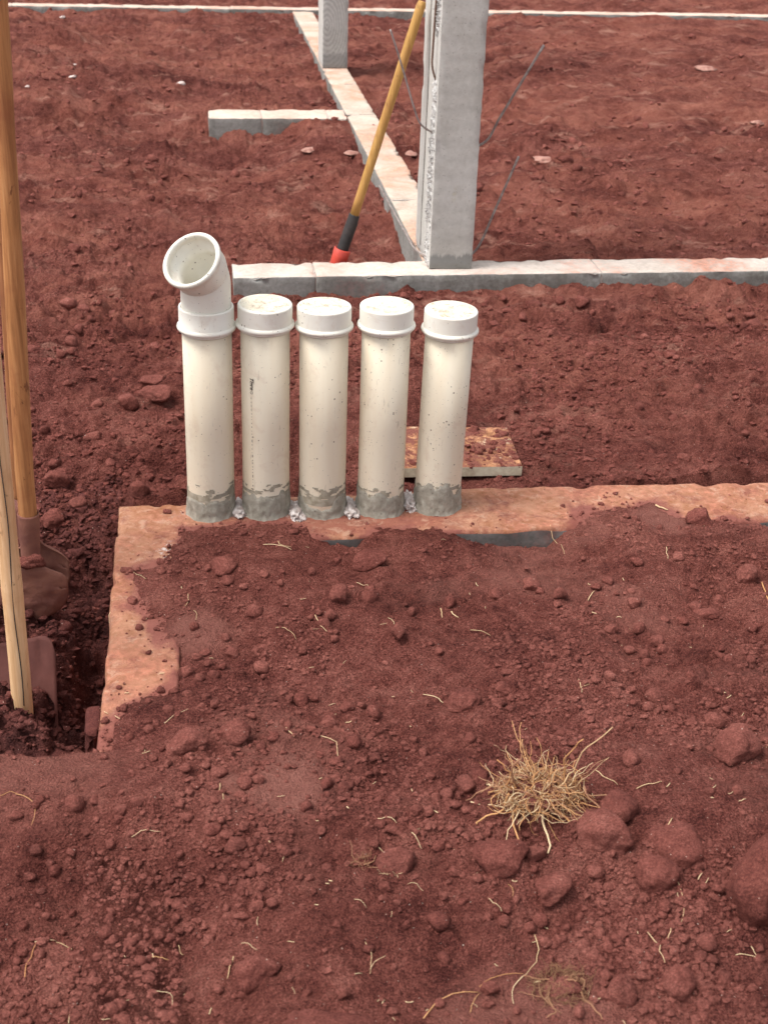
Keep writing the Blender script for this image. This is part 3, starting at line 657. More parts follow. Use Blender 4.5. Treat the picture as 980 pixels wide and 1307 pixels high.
block_beam('foundation_beam', 'low concrete beam running crosswise between the pipes and the near column', 0, 0.105, 3.4, 4.095, 4.245, 0.0, -0.32, 0.97, M['beam_top'], 2, 0.27)
block_beam('foundation_beam', 'long concrete beam running from one column foot to the other', 1, 4.25, 10.30, 0.755, 0.905, -0.004, -0.32, 0.80, M['back_top'], 3)
block_beam('foundation_beam', 'short concrete stub beam with red soil heaped against its side', 0, 0.068, 0.752, 6.535, 6.745, -0.002, -0.34, 0.33, M['far_top'], 4, 0.26)
block_beam('foundation_beam', 'distant pale beam crossing behind the second column', 0, -4.5, 7.5, 10.38, 10.52, -0.003, -0.32, 0.80, M['far_top'], 5)

# ------------------------------------------------------------------ columns
def column(x0, x1, y0, y1, label, mat, seed, zb=0.001):
    base = ((x0 + x1) / 2, y0, zb); root = thing('concrete_column', base, label, 'column')
    V, Fc, mi = rough_box((x0, y0, zb), (x1, y1, 2.7), 0.025, 0.0009, 0.003, seed, edge_amp=0.007)
    mk('shaft', V, Fc, [mat, M['column_side']], root, base, True, [0 if (a == 1 or a == 2) else 1 for a, s in mi]); return root, base
cn, cnb = column(0.760, 0.906, 4.150, 4.445, 'tall grey concrete column with rough honeycombed edge, handle leaning on it', M['column_near'], 21)
column(0.757, 0.905, 7.93, 8.22, 'second grey concrete column with curved board marks, farther along the beam', M['column_far'], 22, -0.004)
# honeycombed strip where grout leaked at the corner (on the side face)
def honey(y0, y1, z0, z1, xf, parent, base):
    ny, nz = 14, 300; yy = np.linspace(y0, y1, ny); zz = np.linspace(z0, z1, nz); Yg, Zg = np.meshgrid(yy, zz); y = Yg.ravel(); z = Zg.ravel()
    rid = np.sin((z * 1.0 - (y - y0) * 1.4) * 2 * math.pi / 0.021 + 1.5 * vn2(y * 40, z * 25, 5))
    hh = 0.0075 * rid * (0.4 + 0.6 * sstep(-0.4, 0.3, vn2(y * 15, z * 7, 8))) + 0.0045 * fbm2(y * 90, z * 90, 3, 6)
    e = np.minimum(sstep(0, 0.012, y - y0), sstep(0, 0.010, y1 - y)) * sstep(z1, z1 - 0.1, z) * sstep(-0.2, 0.35, 0.5 * fbm2(y * 9, z * 6, 3, 19) + 0.25)
    x = xf + 0.004 - (0.006 + hh) * e
    V = np.stack([x, y, z], 1); a = (np.arange(nz - 1)[:, None] * ny + np.arange(ny - 1)[None]).ravel()
    mk('honeycomb_strip', V, np.stack([a, a + ny, a + ny + 1, a + 1], 1), M['honeycomb'], parent, base)
honey(4.158, 4.240, 0.01, 1.75, 0.760, cn, cnb)
# shrinkage seams in the side face
V, Fc = tube([(0.7595, 4.33 + 0.004 * math.sin(z * 9), z) for z in np.linspace(0.03, 1.5, 30)], 0.0028, 5)
mk('form_seam', V, Fc, M['beam_side'], cn, cnb)
# tie wires sticking out of the column
def wire(pts, r, mat, parent=cn, base=cnb, n=6):
    P = [np.array(p, float) for p in pts]; out = []
    for i in range(len(P) - 1):
        p0 = P[max(i - 1, 0)]; p1 = P[i]; p2 = P[i + 1]; p3 = P[min(i + 2, len(P) - 1)]
        for t in np.linspace(0, 1, 6, endpoint=False):
            out.append(0.5 * ((2 * p1) + (p2 - p0) * t + (2 * p0 - 5 * p1 + 4 * p2 - p3) * t * t + (3 * p1 - p0 - 3 * p2 + p3) * t ** 3))
    out.append(P[-1]); V, Fc = tube(out, r, n); return mk('tie_wire', V, Fc, mat, parent, base)
def wpts(pp, Y, last=None):
    o = [atY(px, py, Y + dy) for px, py, dy in pp]
    if last: o.append(np.array(last))
    return o
wire(wpts([(498, 37, -.02), (508, 68, -.01), (517, 98, 0), (528, 136, 0.01), (537, 158, 0.02)], 4.17) + [np.array([0.766, 4.205, atY(548, 170, 4.205)[2]])], 0.0034, M['wire'])
wire([np.array([0.752, 4.20, atY(553, -30, 4.2)[2]])] + [np.array([0.747, 4.20, atY(549, 60, 4.2)[2]]), np.array([0.748, 4.20, atY(549, 85, 4.2)[2]]), np.array([0.765, 4.20, atY(554, 106, 4.2)[2]])], 0.0036, M['wire_rust'])
wire([atY(484, 236, 4.34), atY(500, 266, 4.30), atY(517, 296, 4.25), atY(530, 318, 4.21), np.array([0.766, 4.19, atY(546, 328, 4.19)[2]])], 0.0034, M['wire'])
wire([np.array([0.898, 4.36, atY(606, 190, 4.36)[2]]), atY(620, 180, 4.34), atY(640, 146, 4.32), atY(694, 57, 4.28)], 0.0046, M['wire'])
wire([np.array([0.898, 4.36, atY(598, 330, 4.36)[2]]), atY(608, 318, 4.36), atY(634, 262, 4.36), atY(662, 199, 4.36)], 0.0040, M['wire'])

# ------------------------------------------------------------------ pipes
PR = 0.0503
BASES = [(270, 650), (340, 649), (411, 648), (485, 647), (557, 644)]
TOPS = [(263, 389), (338, 386), (414, 389), (494, 388), (576, 394)]
LBL = ['white plastic pipe stub topped by an open angled elbow', 'capped white plastic pipe with a dark vertical print line',
       '', 'capped white plastic pipe between the middle pipe and the end pipe speckled with soil',
       'capped white plastic pipe speckled with soil specks, at the end beside the soiled board']
LBL[2] = 'capped white plastic pipe, middle one of the row of five'
axes = []
for i in range(5):
    b0 = at(*BASES[i]); b0[2] = 0.0; t0 = atY(*TOPS[i], b0[1]); ax = (t0 - b0); hgt = np.linalg.norm(ax); ax = ax / hgt; axes.append((b0, ax, hgt))
    P = thing('drain_pipe', b0, LBL[i], 'pipe', 'row of upright plastic drain pipes')
    top = hgt if i else hgt
    ph = top - 0.008
    V, Fc = lathe([(PR, -0.10), (PR, 0.06), (PR, 0.2), (PR, ph), (PR - 0.003, ph), (PR - 0.003, 0.2), (PR - 0.003, -0.10)], b0, ax, 56, True); mk('pipe_body', V, Fc, M['pvc_specked' if i > 2 else 'pvc'], P, b0)
    tilt = np.array([random.uniform(-.012, .012), random.uniform(-.03, .01), 0]); cax = ax + tilt; cax /= np.linalg.norm(cax)
    c0 = b0 + ax * (top - 0.0500)
    ring = [(PR + 0.0008, 0.0), (PR + 0.0045, 0.001), (PR + 0.0092, 0.004), (PR + 0.0100, 0.008), (PR + 0.0092, 0.012), (PR + 0.0064, 0.0145)]
    zs_ = 0.83; ring = [(r_q, z_q * 0.80) for r_q, z_q in ring]
    if i:
        cap = ring + [(PR + 0.0054, 0.0150), (PR + 0.0053, 0.016), (PR + 0.0052, 0.0540), (PR + 0.0051, 0.0560), (PR + 0.0042, 0.0582), (PR + 0.0024, 0.0592), (PR + 0.0005, 0.0596), (PR - 0.004, 0.0597), (0.03, 0.0596), (0.0, 0.0596)]; cap = cap[:6] + [(r_q, z_q * zs_) for r_q, z_q in cap[6:]]
        V, Fc = lathe(cap, c0, cax, 56); o = mk('end_cap', V, Fc, [M['pvc_cap'], M['cap_top']], P, b0, True, [1 if f >= (len(cap) - 4) * 56 else 0 for f in range(len(Fc))])
        V, Fc = lathe([(PR + 0.0012, -0.004), (PR + 0.0035, -0.003), (PR + 0.0035, 0.0005), (PR + 0.0012, 0.0008)], c0, cax, 56, True); mk('cap_lip', V, Fc, M['pvc_cap'], o, (0, 0, 0)).data.transform(Matrix.Translation(-Vector(b0)))
    else:
        cp = ring + [(PR + 0.0054, 0.0150), (PR + 0.0054, 0.056), (PR + 0.0048, 0.0590), (PR + 0.003, 0.0605), (PR + 0.0008, 0.0600), (PR + 0.0004, 0.050)]; cp = cp[:6] + [(r_q, z_q * zs_) for r_q, z_q in cp[6:]]
        V, Fc = lathe(cp, c0, cax, 56); o = mk('coupling', V, Fc, M['pvc_cap'], P, b0)
        V, Fc = lathe([(PR + 0.0012, -0.004), (PR + 0.0035, -0.003), (PR + 0.0035, 0.0005), (PR + 0.0012, 0.0008)], c0, cax, 56, True); mk('coupling_lip', V, Fc, M['pvc_cap'], o, (0, 0, 0)).data.transform(Matrix.Translation(-Vector(b0)))
        az = R(38); hd = np.array([-math.sin(az), -math.cos(az), 0]); s0 = b0 + ax * (top - 0.02); path = [s0, s0 + ax * 0.03, s0 + ax * 0.060]; Rb = 0.050; an = R(45)
        pc = path[-1]
        for t in np.linspace(0.1, 1, 10): path.append(pc + ax * Rb * math.sin(an * t) + hd * Rb * (1 - math.cos(an * t)))
        d = ax * math.cos(an) + hd * math.sin(an); d /= np.linalg.norm(d); path += [path[-1] + d * 0.004, path[-1] + d * 0.008]
        pe = path[-1]
        V, Fc = tube(path, PR, 56, False); el = mk('elbow', V, Fc, M['pvc_cap'], P, b0)
        V, Fc = tube(path, PR - 0.0035, 56, False); mk('elbow_bore', V, [f[::-1] for f in Fc], M['pvc_cap'], el, (0, 0, 0)).data.transform(Matrix.Translation(-Vector(b0)))
        bell = [(PR - 0.0034, -0.020), (PR - 0.0046, -0.012), (PR - 0.0046, 0.0150), (PR + 0.0006, 0.0165), (PR + 0.0008, 0.026), (PR + 0.0042, 0.029), (PR + 0.0048, 0.034), (PR + 0.0014, 0.038), (PR + 0.0024, 0.046),
                (PR + 0.0045, 0.0485), (PR + 0.0085, 0.0490), (PR + 0.0112, 0.0465), (PR + 0.0115, 0.0410), (PR + 0.0092, 0.0375), (PR + 0.0074, 0.0365), (PR + 0.0068, 0.027), (PR + 0.0060, 0.022), (PR + 0.0052, 0.004), (PR + 0.0004, -0.012)]
        V, Fc = lathe(bell, pe - d * 0.013, d, 64); mk('elbow_socket', V, [f[::-1] for f in Fc], M['pvc_cap'], el, (0, 0, 0)).data.transform(Matrix.Translation(-Vector(b0)))
    # mortar smeared round the foot
    nt_, nz_ = 150, 14; V = []; r0 = np.random.default_rng(40 + i)
    for k in range(nt_ + 1):
        th = 2 * math.pi * k / nt_; cam_side = math.cos(th + math.pi / 2 - 0.1)   # 1 where it faces the viewer
        q = np.array([[math.cos(th) * 1.4 + i * 9, math.sin(th) * 1.4, 0.3]]); n1 = float(fbm3(q, 4, 7 + i)[0]); n2 = float(fbm3(q * 3.3, 4, 17 + i)[0])
        ht = (0.042, 0.050, 0.038, 0.046, 0.054)[i] + 0.027 * n1 + 0.004 * n2
        for j in range(nz_):
            t = j / (nz_ - 1); z = -0.01 + (ht + 0.01) * t
            pq = np.array([[math.cos(th) * 6, math.sin(th) * 6 + i, z * 120]]); rr = PR + 0.0010 + (0.0030 * (1 - t) ** 0.6 + 0.003 * float(fbm3(pq, 2, 30)[0]) * (1 - t) + 0.010 * (1 - t) ** 8)
            if j == nz_ - 1: rr = PR - 0.0006
            u, v, dd = frame_of(ax); V.append(b0 + np.array([math.cos(th) * rr, math.sin(th) * rr, 0]) + ax * z)
    a = (np.arange(nt_)[:, None] * nz_ + np.arange(nz_ - 1)[None]).ravel()
    mk('mortar_collar', V, np.stack([a, a + nz_, a + nz_ + 1, a + 1], 1), M['mortar'], P, b0)
    # thin smears of cement wiped upwards
    V = []; ns, nr = 150, 22; Fc = []
    for k in range(ns):
        th = 2 * math.pi * k / ns
        for j in range(nr): V.append(b0 + np.array([math.cos(th) * (PR + 0.0007), math.sin(th) * (PR + 0.0007), 0]) + ax * (0.030 + 0.055 * j / (nr - 1)))
    V = np.array(V); q = V - b0; fld = fbm3(np.stack([q[:, 0] * 45 + i * 7, q[:, 1] * 45, q[:, 2] * 130], 1), 4, 88 + i) + 0.9 - (q[:, 2] - 0.03) / 0.030
    for k in range(ns):
        for j in range(nr - 1):
            a_ = k * nr + j; c_ = ((k + 1) % ns) * nr + j
            if fld[a_] + fld[c_] > 0: Fc.append((a_, c_, c_ + 1, a_ + 1))
    mk('mortar_smear', V, Fc, M['mortar_smear'], P, b0)
    if i == 1:   # print running down the pipe
        cu = bpy.data.curves.new('print', 'FONT'); cu.body = 'Tigre'; cu.size = 0.0115; cu.shear = 0.3; cu.offset = 0.0003; cu.resolution_u = 3
        to = bpy.data.objects.new('print', cu); COL.objects.link(to); bpy.context.view_layer.update()
        dg = bpy.context.evaluated_depsgraph_get(); tm = to.evaluated_get(dg).to_mesh()
        TV = np.array([v.co[:] for v in tm.vertices]); TF = [list(p.vertices) for p in tm.polygons]; to.evaluated_get(dg).to_mesh_clear(); bpy.data.objects.remove(to)
        view = math.atan2(-b0[1], -b0[0]); z_top = float((atY(323, 481, b0[1] - 0.04) - b0)[2])
        def wrap(X, Yh, a0):   # X runs down the pipe, Yh runs round it
            th = a0 + Yh / PR; return np.stack([np.cos(th) * (PR + 0.0005), np.sin(th) * (PR + 0.0005), z_top - X], 1)
        a0 = view - R(36)
        mk('brand_print', wrap(TV[:, 0] * 1.15, TV[:, 1], a0), TF, M['print'], P, (0, 0, 0), False)
        RV = []; RF = []
        for k in range(16):
            for rr in (0.0022, 0.0031): RV.append((0.0345 + rr * math.cos(k * math.pi / 8), 0.003 + rr * math.sin(k * math.pi / 8)))
        for k in range(16): RF.append((2 * k, 2 * k + 1, (2 * k + 3) % 32, (2 * k + 2) % 32))
        RV = np.array(RV); mk('registered_mark', wrap(RV[:, 0], RV[:, 1], a0), RF, M['print'], P, (0, 0, 0), False)
        DV = []; DF = []; X = 0.045
        while X < 0.26:
            ln = random.choice([0.0015, 0.002, 0.003, 0.006, 0.004]); wd = random.uniform(0.0010, 0.0022); k = len(DV)
            DV += [(X, 0.0015), (X + ln, 0.0015), (X + ln, 0.0015 + wd), (X, 0.0015 + wd)]; DF.append((k, k + 1, k + 2, k + 3)); X += ln + random.uniform(0.0025, 0.007)
        DV = np.array(DV); mk('small_print', wrap(DV[:, 0], DV[:, 1], a0), DF, M['print_small'], P, (0, 0, 0), False)

# crusts of pale mortar squeezed out between the pipes
I3, T3 = ico(3); I4, T4 = ico(4); I2, T2 = ico(2); I1, T1 = ico(1)
CR = [(305, 648, 15, 13, 'small pale mortar crust between the elbow pipe and the printed pipe'), (378, 652, 17, 17, 'white mortar crust between the printed pipe and the middle pipe'),
      (448, 648, 15, 14, 'white mortar crust between the middle pipe and the pipe beyond it'), (522, 641, 16, 20, 'large white mortar crust between the speckled end pipe and its neighbour')]
for k, (px, py, wpx, hpx, lb) in enumerate(CR):
    p = at(px, py, 0.006); s = px2m(p)
    V = I4.copy(); V = V * (1 + 0.30 * fbm3(V * 2.2 + k * 3, 4, k)[:, None] + 0.20 * fbm3(V * 5 + k, 3, k + 5)[:, None])
    V = V * np.array([wpx * 0.62 * s, 0.042, hpx * 0.42 * s]); V[:, 2] = np.maximum(V[:, 2], -0.012)
    tag(mk('mortar_crust', V + np.array([p[0], p[1] + 0.002, 0.004]), T4, M['white_mortar'], None, (p[0], p[1], 0)), lb, 'mortar')
_k = 0
for o in list(COL.objects):
    if o.name.split('.')[0] == 'mortar_crust':
        p = at(CR[_k][0], CR[_k][1], 0.006); o.location = (p[0], p[1], 0); _k += 1

# ------------------------------------------------------------------ soiled board behind the pipes
c = [at(500, 549, -0.02), at(646, 550, -0.02), at(666, 600, -0.02), at(492, 603, -0.02)]
bc = sum(c) / 4; nb = 40; V = []; mi = []; Fc = []
for j in range(nb + 1):
    for i in range(nb + 1):
        s, t = i / nb, j / nb; q = (c[0] * (1 - s) + c[1] * s) * (1 - t) + (c[3] * (1 - s) + c[2] * s) * t
        edge = min(s, t, 1 - s, 1 - t); d = math.hypot(s - 0.72, (t - 0.55) * 1.1)
        z = 0.0025 * float(fbm2(np.array([s * 9]), np.array([t * 9]), 4, 5)[0]) * (1 if edge > 0.02 else 0.15) - 0.006 * math.exp(-(d / 0.2) ** 2) + (0.004 * math.exp(-((d - 0.26) / 0.05) ** 2) if edge > 0.02 else 0)
        V.append((q[0], q[1], -0.010 + z))
n0 = len(V)
for (i, j) in [(k, 0) for k in range(nb)] + [(nb, k) for k in range(nb)] + [(nb - k, nb) for k in range(nb)] + [(0, nb - k) for k in range(nb)]:
    p = V[j * (nb + 1) + i]; V.append((p[0], p[1], -0.034))
per = [(k, 0) for k in range(nb)] + [(nb, k) for k in range(nb)] + [(nb - k, nb) for k in range(nb)] + [(0, nb - k) for k in range(nb)]
for j in range(nb):
    for i in range(nb): a = j * (nb + 1) + i; Fc.append((a, a + nb + 1, a + nb + 2, a + 1)); mi.append(0)
for k in range(len(per)):
    k2 = (k + 1) % len(per); a = per[k][1] * (nb + 1) + per[k][0]; b_ = per[k2][1] * (nb + 1) + per[k2][0]; Fc.append((a, b_, n0 + k2, n0 + k)); mi.append(1)
o = tag(mk('board', V, Fc, [M['board_face'], M['board_edge']], None, tuple(bc), False, mi), 'square thin board smeared with red soil, lying flat behind the pipes', 'board'); o.location = tuple(bc)

# ------------------------------------------------------------------ tools
def pole(pts, rads, n=14, wob=0.0012, seed=1, sub=10, facet=0.0):
    P = [np.array(p, float) for p in pts]; out = []; rr = []
    for i in range(len(P) - 1):
        for t in np.linspace(0, 1, sub, endpoint=False): out.append(P[i] * (1 - t) + P[i + 1] * t); rr.append(rads[i] * (1 - t) + rads[i + 1] * t)
    out.append(P[-1]); rr.append(rads[-1]); V, Fc = tube(out, np.array(rr), n)
    ctr = np.repeat(np.array(out), n, axis=0); dv = V - ctr; ln = np.linalg.norm(dv, axis=1, keepdims=True)
    V = V + dv / ln * (wob * fbm3(V * np.array([30, 30, 7.0]) + seed, 3, seed))[:, None]
    return V, Fc
# post-hole digger: two handles, two sockets, two curved blades
YD = 2.29
def shov_blade(neck, down, right, front, hw, ln, bulge, sign, name, parent, base, mat):
    nu, nv = 25, 30; V = []
    for j in range(nv):
        t = j / (nv - 1)
        wd = hw * (0.26 + 0.74 * sstep(0.0, 0.34, np.array(t))) * math.sqrt(max(0.05, 1.0 - (max(0, t - 0.62) / 0.40) ** 2))
        for i in range(nu):
            u = -1 + 2 * i / (nu - 1); ang = u * (0.5 + 0.6 * min(1, t * 4))
            off = bulge * min(1, 0.35 + t * 3) * math.cos(ang * 1.2)
            cl = 0.002 * float(fbm2(np.array([u * 4.0]), np.array([t * 9.0]), 3, 12)[0])
            V.append(neck + down * (t * ln + 0.035 * (1 - math.cos(u * 1.2)) * (0.6 if t < 0.5 else 0)) + right * (wd * math.sin(ang) / math.sin(1.1)) + front * (sign * off + cl))
    a = (np.arange(nv - 1)[:, None] * nu + np.arange(nu - 1)[None]).ravel()
    o = mk(name, V, np.stack([a, a + nu, a + nu + 1, a + 1], 1), mat, parent, base)
    md = o.modifiers.new('thickness', 'SOLIDIFY'); md.thickness = 0.003; md.offset = 0; return o
sock_top = atY(36, 655, YD); hb = atY(38, 690, YD); h_top = atY(-6, -30, YD)
ddir = (hb - h_top); ddir /= np.linalg.norm(ddir)
neck = sock_top + ddir * 0.088
dbase = neck + ddir * 0.16; dbase[2] = float(H(dbase[0], dbase[1])[0])
dg_ = thing('post_hole_digger', dbase, 'post-hole digger with two long wooden handles and rounded blades sunk in the pit', 'digging tool')
V, Fc = pole([h_top - ddir * 0.25, h_top, atY(15, 300, YD), atY(30.5, 600, YD), sock_top + ddir * 0.05], [.0172, .0172, .0172, .0180, .0175], 16, 0.0012, 2)
mk('handle', V, Fc, M['wood_orange'], dg_, dbase)
V, Fc = lathe([(0.0185, 0.05), (0.0185, 0.0), (0.0205, -0.001), (0.0212, 0.003), (0.0205, 0.03), (0.0195, 0.07), (0.0188, 0.10), (0.0215, 0.125)], sock_top, ddir, 28)
mk('socket', V, Fc, M['dusty_steel'], dg_, dbase)
right = np.array([1.0, 0, 0]); right -= ddir * (right @ ddir); right /= np.linalg.norm(right); front = np.cross(right, -ddir); front = front if front[1] < 0 else -front
shov_blade(neck - front * 0.006, ddir, right, front, 0.069, 0.150, 0.026, 1, 'blade', dg_, dbase, M['dusty_steel'])
off = np.array([-0.020, 0.075, 0.0]); h2 = h_top + np.array([-0.018, 0.06, 0])
V, Fc = pole([h2 - ddir * 0.25, h2, sock_top + off + ddir * 0.03], [.0168, .0168, .017], 16, 0.0012, 3, 24)
mk('handle', V, Fc, M['wood_dark'], dg_, dbase)
V, Fc = lathe([(0.0185, 0.02), (0.0205, 0.0), (0.0205, 0.03), (0.0190, 0.09)], sock_top + off, ddir, 28); mk('socket', V, Fc, M['dusty_steel'], dg_, dbase)
shov_blade(neck + off + right * 0.018 + ddir * 0.006, ddir, right, front, 0.068, 0.150, 0.022, -1, 'blade', dg_, dbase, M['dusty_steel'])
# clump of caked soil on the front blade's neck
V = rock_shape(I3, 5, 0.2, 0.5) * np.array([0.026, 0.010, 0.013]); mk('caked_soil', V + (neck + ddir * 0.012 - 0 * front + front * 0.020) , T3, M['clod'], dg_, dbase)

# pale stake in front of it
YS_ = 1.885
pb = hit(29, 903); YS_ = pb[1]; base = pb
p0 = atY(29.5, 905, YS_); p1 = atY(13.5, 731, YS_); pdir = p1 - p0; pdir /= np.linalg.norm(pdir)
V, Fc = pole([p0 - pdir * 0.06, p0, p1, p0 + pdir * 0.6, p0 + pdir * 1.1], [.0185, .0192, .0182, .0176, .017], 9, 0.0010, 4, 14)
stk = thing('wooden_stake', base, 'pale raw wooden pole with a long crack, its cut end resting in the pit', 'stake'); mk('pole', V, Fc, M['wood_pale'], stk, base)
cv = [p0 + pdir * s + np.array([0.004 + 0.002 * math.sin(s * 20), -0.0178, 0.0]) for s in np.linspace(0.02, 0.55, 30)]
V, Fc = tube(cv, 0.0009, 5); mk('crack', V, Fc, M['rubber'], stk, base)

# square spade standing behind the stake
YP = YS_ + 0.07
tl, tr, br, bl = atY(-75, 823, YP + 0.05), atY(70, 808, YP + 0.05), atY(74, 905, YP - 0.02), atY(-75, 915, YP - 0.02)
br = tr + (br - tr) * 1.5; bl = tl + (bl - tl) * 1.5
nu, nv = 36, 26; V = []
for j in range(nv):
    t = j / (nv - 1)
    for i in range(nu):
        s = i / (nu - 1); rc = 0.11
        tt = t; e = 0.0
        if s > 1 - rc: e = (1 - math.sqrt(max(0, 1 - ((s - 1 + rc) / rc) ** 2))) * 0.16
        if s < rc: e = (1 - math.sqrt(max(0, 1 - ((rc - s) / rc) ** 2))) * 0.16
        tt = e + (1 - e) * t
        q = (tl * (1 - s) + tr * s) * (1 - tt) + (bl * (1 - s) + br * s) * tt
        V.append(q + np.array([0, -0.014 * math.cos((s - 0.5) * 2.4) + 0.0022 * float(fbm2(np.array([s * 5.]), np.array([t * 4.]), 3, 3)[0]) + 0.006 * math.exp(-((s - 0.86 - 0.12 * t) / 0.03) ** 2) * math.exp(-((t - 0.12) / 0.12) ** 2), 0]))
sb = hit(5, 905)
sp = thing('spade', sb, 'square spade blade filmed with red soil, standing behind the pale pole', 'spade')
a = (np.arange(nv - 1)[:, None] * nu + np.arange(nu - 1)[None]).ravel()
o = mk('blade', V, np.stack([a, a + nu, a + nu + 1, a + 1], 1), M['dusty_steel2'], sp, sb); md = o.modifiers.new('thickness', 'SOLIDIFY'); md.thickness = 0.0025; md.offset = 0
mt = (tl + tr) / 2 + np.array([-0.01, -0.012, 0.0]); V, Fc = pole([mt + np.array([0, 0, -0.06]), mt + np.array([-0.03, 0.01, 0.12]), mt + np.array([-0.13, 0.05, 0.55]), mt + np.array([-0.22, 0.08, 0.95])], [.02, .0195, .0175, .017], 14, 0.001, 6)
mk('shaft', V, Fc, M['wood_orange'], sp, sb)

# hoe leaning against the near column
hY = 4.36
ht_, hm, hs, hf = atY(539, 1, hY), atY(452, 275, hY), atY(437, 318, hY), atY(427, 348, hY)
hdv = (hf - ht_); hdv /= np.linalg.norm(hdv)
gz = float(H(hf[0], hf[1])[0]); hbase = np.array([hf[0], hf[1], gz])
he = thing('long_handled_hoe', hbase, 'long yellow wooden handle with black sleeve and red socket leaning on the column', 'hoe')
V, Fc = pole([ht_ , ht_ - hdv * -0.012, hm], [.012, .0158, .0158], 16, 0.0006, 7, 12); mk('handle', V, Fc, M['wood_yellow'], he, hbase)
V, Fc = pole([hm - hdv * 0.004, hm + hdv * 0.03, hs + hdv * 0.02], [.0185, .0205, .0205], 16, 0.0008, 8); mk('sleeve', V, Fc, M['rubber'], he, hbase)
V, Fc = lathe([(0.022, 0.05), (0.026, -0.004), (0.0295, -0.002), (0.0285, 0.03), (0.026, 0.10)], hs + hdv * 0.001, hdv, 24); mk('socket', V, Fc, M['red_paint'], he, hbase)
k0 = hs + hdv * 0.08; V = []
for (dx, dz) in ((-.07, 0.02), (.07, 0.02), (.08, -.13), (-.08, -.13)):
    for dy in (-.002, .002): V.append(k0 + np.array([dx, dy + dz * -0.2, dz]))
mk('blade', V, [(0, 2, 4, 6), (1, 7, 5, 3), (0, 1, 3, 2), (2, 3, 5, 4), (4, 5, 7, 6), (6, 7, 1, 0)], M['red_paint'], he, hbase, False)

# broken block in the pit against the footing
p = np.array([LEG_X0 - 0.020, 1.875, -0.125]); V, Fc, mi = rough_box((-0.014, -0.045, -0.09), (0.014, 0.04, 0.06), 0.007, 0.006, 0.006, 9, edge_amp=0.035)
o = tag(mk('block_fragment', V, Fc, M['clod_moist']), 'soil-dark block fragment upright in the pit against the footing', 'fragment'); o.location = tuple(p)

# ------------------------------------------------------------------ clods: the ones the picture shows one by one
BIG = [ # px, py, width, height (picture pixels), angular, label
 (236,947,50,34,.9,'wide angular soil lump beside the pit corner'), (299,933,42,34,.6,'rounded soil lump next to the wide angular lump by the pit corner'),
 (327,1238,58,42,.8,'large flat-topped soil lump with straw stuck to its side'), (507,1097,48,40,.35,'smooth oval soil lump with fine roots at its side'),
 (937,950,62,46,.55,'broad dark soil lump with smaller lump touching its upper edge'), (643,1086,66,48,.85,'angular leaf-shaped soil lump below the dry grass tuft'),
 (787,1030,54,44,.5,'smooth soil lump leaning behind the big lump at the dry grass tuft'), (770,1062,72,56,.55,'big soil lump the dry grass tuft leans on'),
 (838,1109,50,48,.3,'round ball-like soil lump between the tuft and the boulder'), (966,1112,96,112,.45,'biggest red soil boulder, with a straw lying on it'),
 (702,1131,52,36,.8,'half-buried pointed soil lump below the tuft'), (863,1250,44,40,.3,'round soil lump standing in a patch of pebbles'),
 (791,1262,36,40,.7,'pear-shaped soil lump near the matted root clump'), (469,713,44,34,.6,'soil lump lying directly in front of the middle pipe'),
 (285,723,34,26,.9,'angular soil lump in front of the elbow pipe'), (892,660,32,27,.7,'dark soil lump on the covered end of the footing'),
 (681,1088,30,26,.9,'small angular soil chip under the dry grass tuft'), (425,1322,150,70,.5,'broad boulder top barely rising from the soil'),
 (592,893,44,26,.7,'ledge-like soil lump on the slope, away from other large lumps'), (865,1062,80,50,.4,'buried dusty hump beside the round ball-like lump'),
 (953,731,30,24,.6,'soil lump above the long straw near the footing end'), (903,783,34,15,.9,'flat slab-like soil flake tilted on the slope'),
 (197,484,34,26,.7,'dusty soil lump touching a flatter one on the ground behind the elbow pipe'), (200,500,36,22,.8,'flatter soil lump of the touching pair behind the elbow pipe'),
 (74,608,30,26,.6,'pale dusty soil lump beside the digger handle'), (67,660,32,26,.6,'soil lump at the back edge of the pit by the digger socket'),
 (178,622,24,22,.5,'round dark soil lump behind the footing corner')]
